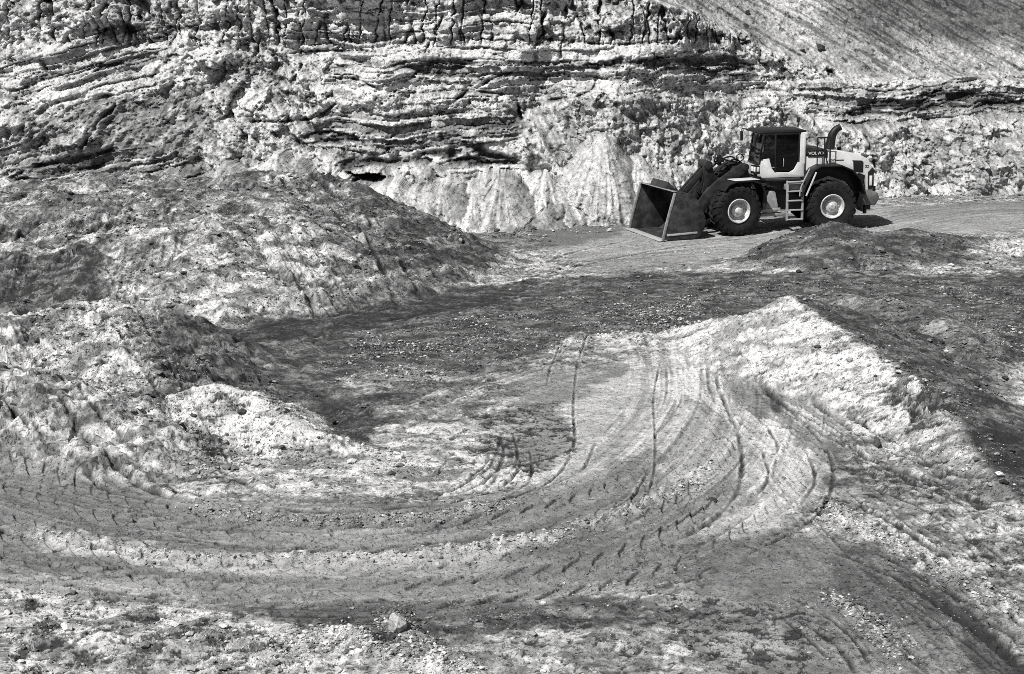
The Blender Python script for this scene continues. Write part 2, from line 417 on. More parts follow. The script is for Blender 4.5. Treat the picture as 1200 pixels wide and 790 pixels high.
# sand, clay and gravel patches: photograph polygon, albedo, edge softness in metres, strength
PATCH = [
    ([(610, 262), (760, 250), (900, 262), (1060, 232), (1230, 222), (1230, 268), (1000, 300), (860, 300), (700, 318), (600, 322)], 0.36, 1.0, 0.8),
    ([(1040, 226), (1230, 222), (1230, 250), (1050, 262)], 0.28, 1.5, 0.8),
    ([(590, 255), (740, 252), (730, 270), (620, 292), (520, 282)], 0.20, 0.8, 0.8),
    ([(180, 405), (330, 372), (450, 350), (620, 328), (800, 318), (1240, 322), (1240, 430), (1168, 432), (1010, 350), (930, 345), (850, 385), (700, 395), (560, 452), (470, 505), (420, 522), (330, 480), (240, 440)], 0.150, 0.5, 0.92),
    ([(190, 405), (330, 380), (450, 358), (600, 338), (600, 352), (460, 380), (330, 402), (230, 416)], 0.10, 0.4, 0.8),
    ([(318, 462), (345, 450), (430, 478), (452, 500), (430, 522), (385, 516), (345, 502)], 0.14, 0.15, 0.92),
    ([(350, 516), (430, 530), (560, 470), (640, 440), (600, 500), (480, 560), (300, 560), (200, 540)], 0.44, 0.3, 0.7),
    ([(395, 440), (470, 428), (560, 432), (520, 446), (420, 462)], 0.30, 0.3, 0.9),
    ([(640, 300), (760, 292), (800, 312), (700, 322)], 0.30, 0.5, 0.7),
    ([(430, 512), (520, 470), (640, 410), (690, 392), (850, 386), (900, 440), (965, 500), (980, 555), (930, 612), (850, 640), (800, 560), (700, 600), (600, 590), (540, 560), (480, 545)], 0.46, 0.35, 0.9),
    ([(430, 478), (560, 428), (640, 408), (700, 400), (740, 430), (640, 480), (560, 490), (480, 500)], 0.27, 0.25, 0.8),
    ([(760, 440), (850, 420), (900, 470), (960, 520), (930, 600), (890, 628), (850, 600), (880, 540), (850, 480)], 0.56, 0.35, 0.85),
    ([(840, 392), (880, 415), (920, 480), (890, 470), (850, 440)], 0.22, 0.15, 0.85),
    ([(826, 386), (850, 384), (880, 430), (950, 500), (1040, 560), (1020, 580), (940, 520), (870, 470), (836, 430)], 0.24, 0.15, 0.8),
    ([(560, 490), (640, 470), (680, 510), (620, 560), (570, 540)], 0.25, 0.3, 0.7),
    ([(600, 590), (700, 560), (760, 520), (790, 555), (740, 600), (660, 620)], 0.22, 0.3, 0.7),
    ([(-20, 520), (100, 560), (250, 600), (400, 606), (560, 596), (640, 580), (680, 600), (540, 650), (380, 656), (200, 640), (-20, 600)], 0.25, 0.3, 0.8),
    ([(40, 612), (200, 640), (420, 652), (560, 642), (640, 628), (640, 640), (480, 668), (250, 668), (60, 650)], 0.46, 0.2, 0.9),
    ([(100, 660), (300, 672), (560, 672), (700, 650), (800, 610), (860, 560), (880, 590), (800, 650), (680, 690), (500, 704), (280, 698)], 0.27, 0.3, 0.8),
    ([(270, 704), (420, 706), (640, 702), (790, 690), (840, 720), (760, 740), (560, 742), (420, 770), (340, 745)], 0.165, 0.25, 0.85),
    ([(-20, 670), (200, 680), (280, 710), (340, 750), (420, 795), (-20, 800)], 0.42, 0.3, 0.85),
    ([(330, 752), (420, 746), (520, 775), (700, 782), (700, 800), (340, 800)], 0.44, 0.2, 0.8),
    ([(800, 640), (960, 620), (1060, 655), (1180, 760), (1150, 800), (820, 800), (780, 720)], 0.24, 0.4, 0.8),
    ([(980, 640), (1090, 660), (1080, 690), (1120, 720), (1060, 740), (980, 680)], 0.15, 0.3, 0.7),
    ([(820, 745), (900, 722), (940, 760), (900, 790), (830, 775)], 0.42, 0.15, 0.7),
    ([(1075, 690), (1120, 700), (1230, 790), (1160, 795)], 0.12, 0.25, 0.85),
    ([(1030, 560), (1140, 590), (1200, 640), (1200, 700), (1110, 650), (1020, 600)], 0.30, 0.2, 0.7),
    ([(1140, 440), (1230, 432), (1230, 512), (1160, 500)], 0.46, 0.3, 0.9),
]

def smax(a, b, k):
    d = np.clip(0.5 + 0.5 * (a - b) / k, 0, 1)
    return b + (a - b) * d + k * d * (1 - d)

def ground(x, y):
    """height, tone and owner of every ground point"""
    B = base_height(x, y)
    Hh, I = heap_height(x, y)
    h = smax(Hh, B, 0.10)
    own = np.where(Hh > B + 0.03, I, -1).astype(np.int8)
    hp = sst(-0.05, 0.25, Hh - B)                     # 1 well inside a heap
    # ---------- tone of the sheet
    wx = x + 0.5 * fbm(x * 0.8, y * 0.8, 6, 51, 0.62); wy = y + 0.6 * fbm(x * 0.8, y * 0.8, 6, 57, 0.62)
    T = 0.32 * np.exp2(0.9 * fbm(x * 0.25, y * 0.45, 4, 61)).astype(F32)
    for P, val, soft, k in PATCH:
        Pw = [atz(*p) for p in P]
        sd_ = poly_sd(wx, wy, Pw, 3.0)
        m = sst(-soft * 0.4, soft * 0.4, sd_) * k
        T = T * (1 - m) + val * m
    # ---------- tone of the heaps
    keys = [hh['key'] for hh in HEAPS]
    patchy = fbm(x * 0.9, (y + 1.5 * h) * 0.8, 5, 71, 0.6)
    for k, key in enumerate(keys):
        m = (own == k)
        if key == 'bank_rear':
            t = 0.33 * np.exp2(1.1 * patchy)
            top = sst(37.8, 39.5, y - 0.05 * np.abs(x)) * sst(2.0, -2.0, x)
            t = t * (1 - 0.25 * top)
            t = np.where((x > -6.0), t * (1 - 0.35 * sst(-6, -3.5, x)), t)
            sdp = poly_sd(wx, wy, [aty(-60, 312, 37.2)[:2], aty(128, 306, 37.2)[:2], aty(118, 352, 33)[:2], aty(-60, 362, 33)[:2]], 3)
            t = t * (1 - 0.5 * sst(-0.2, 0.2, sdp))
        elif key == 'bank_front':
            t = 0.36 * np.exp2(0.8 * patchy)
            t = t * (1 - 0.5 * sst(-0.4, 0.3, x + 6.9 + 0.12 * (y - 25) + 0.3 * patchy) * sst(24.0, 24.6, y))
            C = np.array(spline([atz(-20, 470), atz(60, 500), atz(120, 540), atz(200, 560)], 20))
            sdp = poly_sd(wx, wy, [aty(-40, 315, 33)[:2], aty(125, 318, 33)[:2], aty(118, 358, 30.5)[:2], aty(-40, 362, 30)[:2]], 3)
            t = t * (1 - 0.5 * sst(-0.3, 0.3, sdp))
        elif key == 'heap_white':
            t = 0.60 * np.exp2(0.3 * patchy)
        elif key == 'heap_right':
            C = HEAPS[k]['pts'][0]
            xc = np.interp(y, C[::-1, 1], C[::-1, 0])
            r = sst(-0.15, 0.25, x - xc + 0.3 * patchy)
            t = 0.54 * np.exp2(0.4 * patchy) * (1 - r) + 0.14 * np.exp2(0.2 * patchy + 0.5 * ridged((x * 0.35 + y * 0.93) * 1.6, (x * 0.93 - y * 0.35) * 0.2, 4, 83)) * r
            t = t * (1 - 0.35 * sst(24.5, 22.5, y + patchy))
        elif key == 'heap_grey':
            st = ridged((x * 0.55 + y * 0.83) * 1.3 + 0.2 * patchy, (x * 0.83 - y * 0.55) * 0.22, 4, 81)
            t = 0.17 * np.exp2(0.6 * st + 0.4 * patchy)
        else:
            t = 0.165 * np.exp2(0.9 * patchy)
            wpat = sst(14.4, 15.4, x + patchy) * sst(0.30, 0.1, np.abs(h - 0.35))
            t = t * (1 - wpat) + 0.5 * wpat
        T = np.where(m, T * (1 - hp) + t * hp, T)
    # ---------- relief of the sheet: broken clods, crumbs, scrape marks
    smooth_area = np.zeros(x.shape, F32)
    for C_, wid in ((TREAD[0][0], 0.8), (TREAD[1][0], 0.9), (TREAD[2][0], 0.9), (TREAD[3][0], 0.8), (TREAD[4][0], 0.8)):
        i_, ds_, s_, t_, L_ = near_curve(x, y, spline([atz(*p) for p in C_], 50), wid)
        smooth_area[i_] = np.maximum(smooth_area[i_], sst(wid, wid * 0.5, ds_))
    for P in ([(600, 440), (850, 400), (960, 520), (900, 620), (760, 660), (640, 620)], [(620, 262), (900, 255), (1230, 235), (1230, 270), (880, 300), (700, 320)],
              [(830, 650), (970, 620), (1180, 740), (1160, 800), (830, 800)]):
        smooth_area = np.maximum(smooth_area, 0.85 * sst(-0.5, 0.5, poly_sd(wx, wy, [atz(*p) for p in P], 2)))
    smooth_area = smooth_area * (1 - hp)
    rough = 1 - 0.88 * smooth_area
    blf = sst(15.6, 14.6, y) * sst(-1.0, -3.0, x)
    bankw = ((own == 0) * 0.75 + (own == 1) * 1.0 + (own == 2) * 0.5 + (own == 3) * 0.28 + (own >= 4) * 0.25) * hp + blf * 0.6 + 0.15 * rough
    yn = y + 1.0 * np.maximum(h, 0)
    wq = 0.4 * fbm(x * 1.1, yn * 1.1, 3, 93)
    f1 = facet(x * 0.8 + wq, yn * 0.7 - wq, 11, 1.2); f2 = facet(x * 2.1 + wq, yn * 1.9 + wq, 12, 1.2)
    f3 = facet(x * 5.5, yn * 5.0, 13, 1.2); f4 = facet(x * 14, yn * 11, 14, 1.0)
    crumb = fbm(x * 7.0, yn * 7.0, 3, 95, 0.7)
    bil = np.abs(pn(x * 0.9 + wq, yn * 0.8 - wq, 161)) + 0.55 * np.abs(pn(x * 2.2 - wq, yn * 2.0 + wq, 163)) + 0.22 * np.abs(pn(x * 5.0 + wq, yn * 4.6, 165)) + 0.08 * np.abs(pn(x * 11.0, yn * 10.5, 167))
    h = h + bankw * 0.20 * (bil - 0.5) + rough * (0.05 * (bil - 0.5) * (1 - hp) + 0.004 * f4 + 0.03 * fbm(x * 1.7, yn * 1.7, 3, 91)) + 0.010 * crumb
    pat = sst(-0.25, 0.25, fbm(x * 0.5, yn * 0.7, 3, 151))
    cz = np.zeros(x.shape, F32)                                   # where the ground is badly broken up
    for P, kk_ in (([(790, 690), (860, 705), (950, 720), (960, 785), (860, 790), (800, 760)], 1.0), ([(1035, 462), (1060, 462), (1105, 478), (1110, 502), (1070, 498)], 1.5), ([(560, 480), (660, 470), (690, 520), (600, 570), (560, 540)], 0.9),
                  ([(-20, 680), (260, 700), (340, 760), (-20, 800)], 0.8), ([(980, 540), (1080, 600), (1220, 700), (1220, 620), (1100, 560)], 0.7), ([(1000, 660), (1100, 720), (1200, 800), (950, 800)], 0.35), ([(770, 600), (860, 640), (780, 690), (700, 690)], 0.5), ([(10, 300), (120, 305), (118, 362), (10, 365)], 0.9), ([(100, 430), (200, 440), (340, 540), (250, 560)], 0.6)):
        zz_ = 0.35 if kk_ == 1.5 else (0.6 if P[0][1] == 300 else 0.0)
        cz = np.maximum(cz, kk_ * sst(-0.35, 0.25, poly_sd(wx, wy, [atz(*p, zz_) for p in P], 2)))
    cn = fbm(x * 2.6 + wq, yn * 3.4 - wq, 6, 153, 0.68); cn2 = fbm(x * 7.5 + wq, yn * 7.0, 4, 155, 0.66)
    thr = 0.36 - 0.26 * cz - 0.07 * pat * rough
    crev = sst(thr, thr + 0.05, cn) * np.clip(rough + cz, 0, 1)
    thr2 = 0.40 - 0.14 * pat - 0.1 * cz
    crev2 = sst(thr2, thr2 + 0.05, cn2) * np.clip(rough * 1.1 - 0.1 + cz, 0, 1)
    near = sst(52, 24, y)
    h = h - 0.018 * crev - 0.008 * crev2 * (0.4 + 0.6 * near)
    T = T * (1 - 0.62 * crev) * (1 - 0.55 * crev2)
    mot = sst(-0.03, 0.02, fbm(x * 2.0 + wq, yn * 2.9, 5, 137, 0.62)) - 0.5
    mot2 = sst(-0.03, 0.03, fbm(x * 0.8, yn * 1.5 + wq, 5, 139, 0.6)) - 0.5
    T = T * np.exp2(bankw * (0.6 * f1 + 0.6 * f2 + 0.4 * f3) + rough * (0.5 * mot + 0.6 * mot2 + 0.6 * f4 + 0.2 * crumb))
    # scrape marks that follow the sweep of the tracks, the ruts at right, the run past the loader and the hollow
    for pts, reach, amp in (([(-140, 570), (0, 605), (130, 634), (260, 650), (420, 660), (560, 650), (680, 626), (770, 585), (832, 530), (862, 470), (850, 415), (832, 380)], 2.6, 1.0),
                            ([(838, 392), (905, 462), (1000, 540), (1110, 640), (1260, 780)], 2.6, 0.9),
                            ([(480, 340), (620, 322), (740, 300), (900, 284), (1100, 250), (1300, 240)], 4.0, 0.8),
                            ([(150, 410), (320, 390), (440, 372), (560, 352), (760, 338), (1000, 330), (1300, 336)], 3.0, 1.0),
                            ([(440, 500), (540, 455), (640, 425), (740, 410), (840, 400)], 1.8, 0.8)):
        i, ds, s, t, L_ = near_curve(x, y, spline([atz(*p) for p in pts], 70), reach)
        wgt = sst(reach, reach * 0.6, ds) * (1 - hp[i]) * amp
        n1 = pn(t * 3.2 + 0.12 * pn(s * 0.8, t, 143), s * 0.10, 141); n2 = pn(t * 8.5 + 0.15 * pn(s * 1.5, t, 145), s * 0.22, 147); n3 = pn(t * 19 + 0.2 * pn(s * 2, t * 2, 146), s * 0.5, 148)
        st = 0.5 * n1 + 0.45 * n2 + 0.35 * n3
        gap = sst(0.30, 0.55, n2) * sst(-0.2, 0.3, n1 + pn(s * 0.5, t * 2, 149))
        h[i] += wgt * (0.030 * st - 0.030 * gap)
        T[i] *= np.exp2(wgt * (0.75 * st - 0.9 * gap))
    # ---------- treads, ruts, windrows
    for C_, wid, k in TREAD:
        C = spline([atz(*p) for p in C_], 70)
        i, ds, s, t, L_ = near_curve(x, y, C, wid * 0.5 + 0.35)
        fade = (0.80 + 0.8 * fbm(x[i] * 0.6, y[i] * 0.6, 3, 111)).clip(0, 1) * k
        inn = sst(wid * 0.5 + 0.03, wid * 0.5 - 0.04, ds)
        a = np.abs(t) / (wid * 0.5)
        phs = s / 0.42 + 0.5 * (t > 0) + 1.15 * a + 0.25 * np.sin(np.pi * np.clip(a, 0, 1)) + 0.10 * fbm(s * 1.2, t * 2, 3, 113)
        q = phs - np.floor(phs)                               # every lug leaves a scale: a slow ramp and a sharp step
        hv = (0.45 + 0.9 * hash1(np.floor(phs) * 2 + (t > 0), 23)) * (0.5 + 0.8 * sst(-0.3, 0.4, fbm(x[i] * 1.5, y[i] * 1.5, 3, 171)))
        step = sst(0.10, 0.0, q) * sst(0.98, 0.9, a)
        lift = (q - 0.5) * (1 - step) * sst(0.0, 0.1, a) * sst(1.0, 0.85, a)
        h[i] += fade * inn * (-0.03 + 0.065 * lift)
        h[i] += fade * 0.03 * np.exp(-((ds - wid * 0.5 - 0.05) / 0.05) ** 2) * (0.6 + fbm(x[i] * 5, y[i] * 5, 3, 115))
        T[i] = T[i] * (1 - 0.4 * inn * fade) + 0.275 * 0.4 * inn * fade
        T[i] *= 1 - 0.5 * inn * fade * hv.clip(0, 1.2) * sst(0.13, 0.03, q) * sst(0.05, 0.15, a) * sst(1.0, 0.9, a)  # shadow line of each lug step painted into the tone
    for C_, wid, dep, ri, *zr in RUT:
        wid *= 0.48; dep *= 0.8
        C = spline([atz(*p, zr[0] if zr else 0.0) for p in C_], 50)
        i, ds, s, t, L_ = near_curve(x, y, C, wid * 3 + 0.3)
        end = sst(0, 0.8, s) * sst(0, 0.8, L_ - s)
        br = (0.62 + 1.25 * fbm(s * 1.3, t * 1.5, 4, 117, 0.6)).clip(0, 1.2) * end
        if not zr: br = br * (1 - 0.85 * (own[i] == 3) * hp[i])
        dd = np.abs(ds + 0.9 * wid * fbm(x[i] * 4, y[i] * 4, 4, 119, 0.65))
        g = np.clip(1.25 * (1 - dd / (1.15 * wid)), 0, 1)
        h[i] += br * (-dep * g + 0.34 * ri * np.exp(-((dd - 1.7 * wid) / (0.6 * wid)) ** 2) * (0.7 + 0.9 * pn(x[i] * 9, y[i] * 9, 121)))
        T[i] *= (1 - 0.72 * g * br.clip(0, 1))  # groove shade painted into the tone, deepest along the rut floor
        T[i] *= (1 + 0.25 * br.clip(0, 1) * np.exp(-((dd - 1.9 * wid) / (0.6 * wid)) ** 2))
    for C_, wid, hgt in WINDROW:
        C = spline([atz(*p) for p in C_], 50)
        i, ds, s, t, L_ = near_curve(x, y, C, wid * 3)
        end = sst(0, 0.8, s) * sst(0, 0.8, L_ - s)
        n = (0.7 + 1.1 * fbm(x[i] * 2.6, y[i] * 2.6, 3, 123)).clip(0, 1.6) * end
        g = np.exp(-(ds / wid) ** 2) * n
        h[i] += hgt * g * (1 + 0.5 * pn(x[i] * 8, y[i] * 8, 125))
        gm = np.clip(g, 0, 1)
        gm = gm * sst(-0.5, 0.3, fbm(x[i] * 1.6, y[i] * 2.0, 4, 175, 0.6))
        T[i] = T[i] * (1 - 0.6 * gm) + 0.5 * 0.6 * gm
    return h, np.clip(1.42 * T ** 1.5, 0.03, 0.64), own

def build_ground():
    ys = []
    y = 5.0
    while y < 82:
        ys.append(y)
        if y < 12.5: st = 0.25
        elif y < 47: st = min(y * y / (FOC * CAMH) * 1.0, 0.030)
        elif y < 56: st = 0.055
        else: st = min(0.055 + (y - 56) * 0.02, 0.5)
        y += st
    ys = np.array(ys, F32)
    s_in = np.linspace(-0.40, 0.40, 1180)
    s_out = 0.40 * np.exp(np.linspace(0.03, 1.7, 46))
    ss = np.concatenate([-s_out[::-1], s_in, s_out]).astype(F32)
    X = (ys[:, None] * ss[None, :]).astype(F32)
    Y = np.repeat(ys[:, None], len(ss), 1)
    h, T, own = ground(X.ravel(), Y.ravel())
    co = np.stack([X.ravel(), Y.ravel(), h], 1)
    ny, nx = X.shape
    i = np.arange((ny - 1) * nx).reshape(ny - 1, nx)[:, :-1].ravel()
    F = np.stack([i, i + 1, i + nx + 1, i + nx], 1)
    fo = own[F].max(axis=1)
    print("ground verts", len(co))
    return co, F, T, fo
# ================================================================== quarry face behind
def cliff_y0(x):
    return 51.6 + 7.6 * sst(4.0, 13.0, x) + 0.5 * np.sin(x * 0.35) - 0.02 * np.maximum(0, np.abs(x) - 26) ** 1.5

def seg(z, a, b, k):
    return np.clip(z - a, 0, b - a) * k

def right_w(x, z):
    return sst(-0.8, 0.8, x + 1.3 * fbm(x * 0.5, z * 0.6, 4, 461) - (7.0 + (8.2 - z) * 2.7))

def setback(x, z):
    L = seg(z, -2, 1.8, 1.0) + seg(z, 1.8, 6.6, 0.5) + seg(z, 6.6, 10.5, 0.22) + seg(z, 10.5, 60, 3.0)
    R = seg(z, -2, 4.9, 0.62) + seg(z + 0.35 * fbm(x * 0.5, x * 0.1, 3, 463), 4.9, 5.05, 6.0) + seg(z, 5.05, 12.5, 1.45) + seg(z, 12.5, 60, 3.5)
    wr = sst(9.0, 15.0, x)
    wu = right_w(x, z) * sst(4.3, 5.2, z)
    return L * (1 - np.maximum(wr * 0.999 * sst(6.2, 4.5, z), wu)) + R * np.maximum(wr * 0.999 * sst(6.2, 4.5, z), wu)

def atc(px, py):
    """photograph point -> (x, z) on the mean face"""
    d = ray(px, py)
    Y = 57.0
    for _ in range(12):
        t = Y / d[1]
        x, z = d[0] * t, CAMH + d[2] * t
        Y = 0.5 * Y + 0.5 * float(cliff_y0(np.float32(x)) + setback(np.float32(x), np.float32(z)))
    return (x, z)

CBAND = [   # photograph polygon, albedo, softness, strength, recess
    ([(80, 40), (145, 24), (270, 26), (272, 38), (200, 42), (120, 47)], 0.12, 0.12, 0.85, 0.25),
    ([(8, 98), (60, 80), (170, 62), (182, 68), (120, 82), (8, 114)], 0.12, 0.12, 0.85, 0.3),
    ([(395, 62), (470, 68), (560, 64), (572, 78), (520, 92), (440, 84), (395, 76)], 0.12, 0.15, 0.85, 0.4),
    ([(620, 76), (760, 62), (860, 60), (888, 76), (892, 100), (850, 100), (780, 84), (640, 86)], 0.10, 0.12, 0.85, 0.4),
    ([(985, 128), (1050, 108), (1110, 100), (1230, 112), (1230, 128), (1100, 132), (1000, 142)], 0.10, 0.12, 0.9, 0.5),
    ([(860, 60), (900, 95), (940, 108), (1000, 116), (960, 122), (900, 108)], 0.12, 0.12, 0.7, 0.2),
    ([(385, 178), (470, 180), (560, 160), (612, 186), (600, 200), (480, 198), (400, 206)], 0.07, 0.2, 0.9, 0.5),
    ([(400, 198), (456, 198), (446, 226), (410, 226)], 0.05, 0.1, 0.98, 2.6),
    ([(168, 92), (205, 56), (216, 64), (180, 98)], 0.07, 0.1, 0.9, 0.3),
    ([(255, 80), (308, 50), (305, 90), (268, 130), (250, 135)], 0.12, 0.2, 0.7, 0.2),
    ([(345, 152), (422, 146), (426, 170), (352, 174)], 0.08, 0.1, 0.9, 0.5),
    ([(372, 76), (380, 76), (386, 120), (376, 122)], 0.04, 0.06, 0.95, 0.5),  # shadow on the bulge's right side, painted as a dark band
    ([(505, 140), (600, 132), (612, 165), (520, 172)], 0.17, 0.25, 0.7, 0.2),
    ([(690, 118), (760, 112), (790, 122), (700, 132)], 0.20, 0.2, 0.6, 0.2),
    ([(672, 116), (692, 118), (690, 140), (672, 138)], 0.12, 0.1, 0.8, 0.2),
    ([(20, 130), (100, 118), (240, 105), (250, 170), (150, 200), (20, 200)], 0.23, 0.4, 0.75, 0.0),
    ([(8, 186), (70, 176), (180, 186), (400, 200), (400, 214), (180, 214), (8, 214)], 0.17, 0.3, 0.7, 0.1),
    ([(1060, 150), (1230, 140), (1230, 225), (1040, 225)], 0.26, 0.5, 0.6, 0.0),
    ([(1020, 8), (1230, 8), (1230, 50), (1130, 36)], 0.17, 0.4, 0.75, 0.0),
    ([(640, 150), (690, 140), (720, 200), (660, 205)], 0.28, 0.2, 0.6, 0.0),
    ([(330, 12), (560, 12), (560, 52), (340, 58)], 0.47, 0.2, 0.6, 0.0),
    ([(40, 60), (140, 46), (270, 44), (160, 62), (60, 78)], 0.5, 0.15, 0.7, -0.1),
]
CRACK = [
    ([(520, 6), (514, 30), (505, 46), (498, 60)], 0.06, 0.5), ([(642, 6), (630, 40), (626, 72)], 0.07, 0.6),
    ([(666, 6), (660, 40), (656, 70)], 0.05, 0.5), ([(604, 112), (607, 128), (616, 150)], 0.06, 0.6),
    ([(605, 122), (612, 140), (628, 150)], 0.05, 0.4), ([(535, 116), (570, 96), (606, 80)], 0.07, 0.4),
    ([(305, 36), (300, 62), (290, 74)], 0.06, 0.5), ([(350, 12), (348, 52)], 0.05, 0.4), ([(350, 60), (440, 60)], 0.05, 0.3),
    ([(144, 14), (147, 44)], 0.05, 0.4), ([(18, 46), (17, 62)], 0.08, 0.4), ([(48, 72), (56, 86)], 0.07, 0.4),
    ([(412, 92), (470, 108), (540, 106), (600, 112)], 0.06, 0.4), ([(300, 142), (360, 140), (392, 122)], 0.06, 0.5),
    ([(700, 90), (690, 108), (640, 120)], 0.06, 0.4), ([(630, 45), (720, 52), (800, 44)], 0.05, 0.3),
    ([(536, 20), (540, 50)], 0.04, 0.3), ([(448, 62), (450, 12)], 0.04, 0.3), ([(1000, 142), (1020, 190), (1010, 220)], 0.06, 0.3),
    ([(20, 158), (70, 120), (130, 112)], 0.08, 0.4), ([(90, 190), (120, 140), (140, 118)], 0.08, 0.3),
    ([(10, 204), (90, 186), (130, 176)], 0.12, 0.4), ([(10, 214), (150, 190), (230, 186)], 0.12, 0.4), ([(140, 212), (280, 214), (340, 206)], 0.1, 0.4),
]
CONES = [   # apex in the photograph, stand-off from the face, slope (dz per m), tone
    ((462, 203), 3.8, 0.70, 0.54), ((522, 216), 2.8, 0.62, 0.33), ((588, 199), 3.4, 0.72, 0.36), ((638, 198), 2.4, 0.80, 0.50), ((556, 228), 3.8, 0.55, 0.48),
    ((332, 182), 2.4, 0.8, 0.44), ((705, 158), 1.8, 1.05, 0.38), ((742, 186), 2.0, 0.9, 0.52), ((280, 190), 2.4, 0.7, 0.36),
]
ZONE_STRATA = [[(0, 30), (190, 46), (186, 114), (0, 116)], [(390, 56), (640, 60), (640, 118), (390, 108)], [(620, 56), (800, 48), (896, 84), (900, 108), (780, 108), (640, 104)],
               [(930, 104), (1230, 92), (1230, 146), (960, 150)], [(380, 132), (560, 128), (625, 150), (615, 204), (380, 206)], [(0, 176), (400, 196), (400, 220), (0, 220)], [(330, 8), (620, 8), (620, 60), (340, 62)]]
ZONE_TALUS = [[(610, 150), (640, 122), (720, 112), (800, 112), (900, 122), (1000, 150), (1100, 146), (1230, 142), (1230, 232), (600, 270)], [(395, 205), (470, 196), (640, 204), (660, 270), (380, 270)], [(240, 172), (330, 172), (400, 192), (400, 214), (240, 210)]]
ZONE_SMOOTH = [[(10, 118), (110, 106), (250, 100), (262, 160), (180, 204), (10, 208)], [(640, 150), (720, 150), (730, 214), (650, 212)]]

def build_cliff():
    xi = np.linspace(-25.5, 27.5, 1240)
    xo = np.exp(np.linspace(math.log(0.08), math.log(60), 50)).cumsum() * 0.2
    xs = np.concatenate([-25.5 - xo[::-1], xi, 27.5 + xo]).astype(F32)
    zi = np.arange(-1.2, 10.4, 0.036)
    zo = 10.4 + np.linspace(0.05, 1, 60) ** 2 * 9.0
    zs = np.concatenate([zi, zo]).astype(F32)
    X = np.repeat(xs[None, :], len(zs), 0); Z = np.repeat(zs[:, None], len(xs), 1)
    x, z = X.ravel(), Z.ravel()
    sb = setback(x, z)
    yb = cliff_y0(x) + sb
    wu = right_w(x, z) * sst(4.6, 5.3, z)                     # smooth sandy slope, upper right
    tilt = 0.22 * np.clip(-(x + 12), 0, 20) * 1.0 - 0.03 * x
    zz = z + tilt + 0.35 * fbm(x * 0.22, z * 0.3, 3, 201)
    thick = np.exp(RNG.normal(-2.05, 0.75, 500)).clip(0.05, 0.8).cumsum() - 6.0
    zz2 = zz + 0.06 * fbm(x * 1.5, z * 0.5, 4, 203, 0.6) + 0.07 * facet(x * 2.2, z * 2.2, 8, 1.0) + 0.16 * facet(x * 0.5, z * 0.5, 9, 1.0)
    bed = np.searchsorted(thick, zz2).astype(np.int32)
    zfr = (zz2 - thick[np.clip(bed - 1, 0, 499)]) / (thick[np.clip(bed, 0, 499)] - thick[np.clip(bed - 1, 0, 499)] + 1e-4)
    bo = pn(x * 0.22, bed * 5.37, 207)
    st = (hash1(bed, 3) - 0.5) * 1.1 + 0.8 * bo                 # beds step in and out
    btone = (hash1(bed, 9) - 0.5) * 1.5 + 0.8 * pn(x * 0.3, bed * 9.13, 209)
    blkx = np.floor(x * (0.5 + 1.5 * hash1(bed, 11)) + 17.0 * hash1(bed, 13) + 0.25 * pn(x * 1.2, z * 2.5, 205)).astype(np.int32)
    block = hash1(blkx * 7 + bed * 31, 17) - 0.5                # upright joints cut the beds into blocks
    upper = sst(0.8, 3.6, z + 0.6 * fbm(x * 0.3, z * 0.3, 2, 231))
    big = fbm(x * 0.30, z * 0.35, 4, 241)
    wx = x + 0.4 * fbm(x * 0.8, z * 1.2, 5, 301, 0.6); wz = z + 0.14 * fbm(x * 1.2, z * 2.5, 5, 305, 0.6)
    zs_ = np.zeros(x.shape, F32); zm_ = np.zeros(x.shape, F32)
    for P in ZONE_STRATA: zs_ = np.maximum(zs_, sst(-0.5, 0.3, poly_sd(wx, wz, [atc(*p) for p in P], 1.5)))
    for P in ZONE_SMOOTH: zm_ = np.maximum(zm_, sst(-0.3, 0.2, poly_sd(wx, wz, [atc(*p) for p in P], 1.5)))
    zt_ = np.zeros(x.shape, F32)
    for P in ZONE_TALUS: zt_ = np.maximum(zt_, sst(-0.35, 0.25, poly_sd(wx, wz, [atc(*p) for p in P], 1.5)))
    zs_ = zs_ * (1 - 0.8 * zt_)
    zm_ = zm_ * (1 - zs_) * (1 - zt_)
    broken = (1 - zs_) * (1 - zm_) * (1 - 0.75 * zt_)
    w1 = fbm(x * 0.7, z * 0.7, 3, 401) * 0.6; w2 = fbm(x * 0.7, z * 0.7, 3, 405) * 0.6
    sx, sz = x * 0.80 + z * 0.60, z * 0.80 - x * 0.60             # broken along a slanting grain
    f1 = facet(sx * 0.55 + w1, sz * 0.38 + w2, 1, 1.3); f2 = facet(sx * 1.5 + w1, sz * 1.0 + w2, 2, 1.3); f3 = facet(sx * 3.6 + w2, sz * 2.6 + w1, 3, 1.3); f4 = facet(x * 8.5, z * 7.0, 4, 1.3)
    rub = fbm(x * 3.2, z * 3.2, 4, 261, 0.6)
    fine = fbm(x * 9.0, z * 10.0, 2, 263, 0.7)
    gul = ridged(sx * 1.1 + 0.6 * big, sz * 0.14 + 0.3 * w1, 4, 271)   # slump gullies running down to the right
    thin = ridged(sx * 2.6 + 0.8 * w1, sz * 0.35 + w2, 3, 273)
    gulm = (1 - zs_) * sst(-0.25, 0.2, fbm(x * 0.18, z * 0.22, 2, 275) + 0.15 * (1 - upper))
    disp = 0.85 * big + (0.2 + 0.8 * zs_) * (0.20 * st + 0.24 * block) + broken * (0.75 * f1 + 0.42 * f2) + (0.35 + 0.65 * broken) * (1 - 0.7 * zm_) * (0.20 * f3 + 0.09 * f4) + gulm * 0.36 * gul * (1 - 0.3 * zm_) + 0.05 * rub + 0.03 * fine
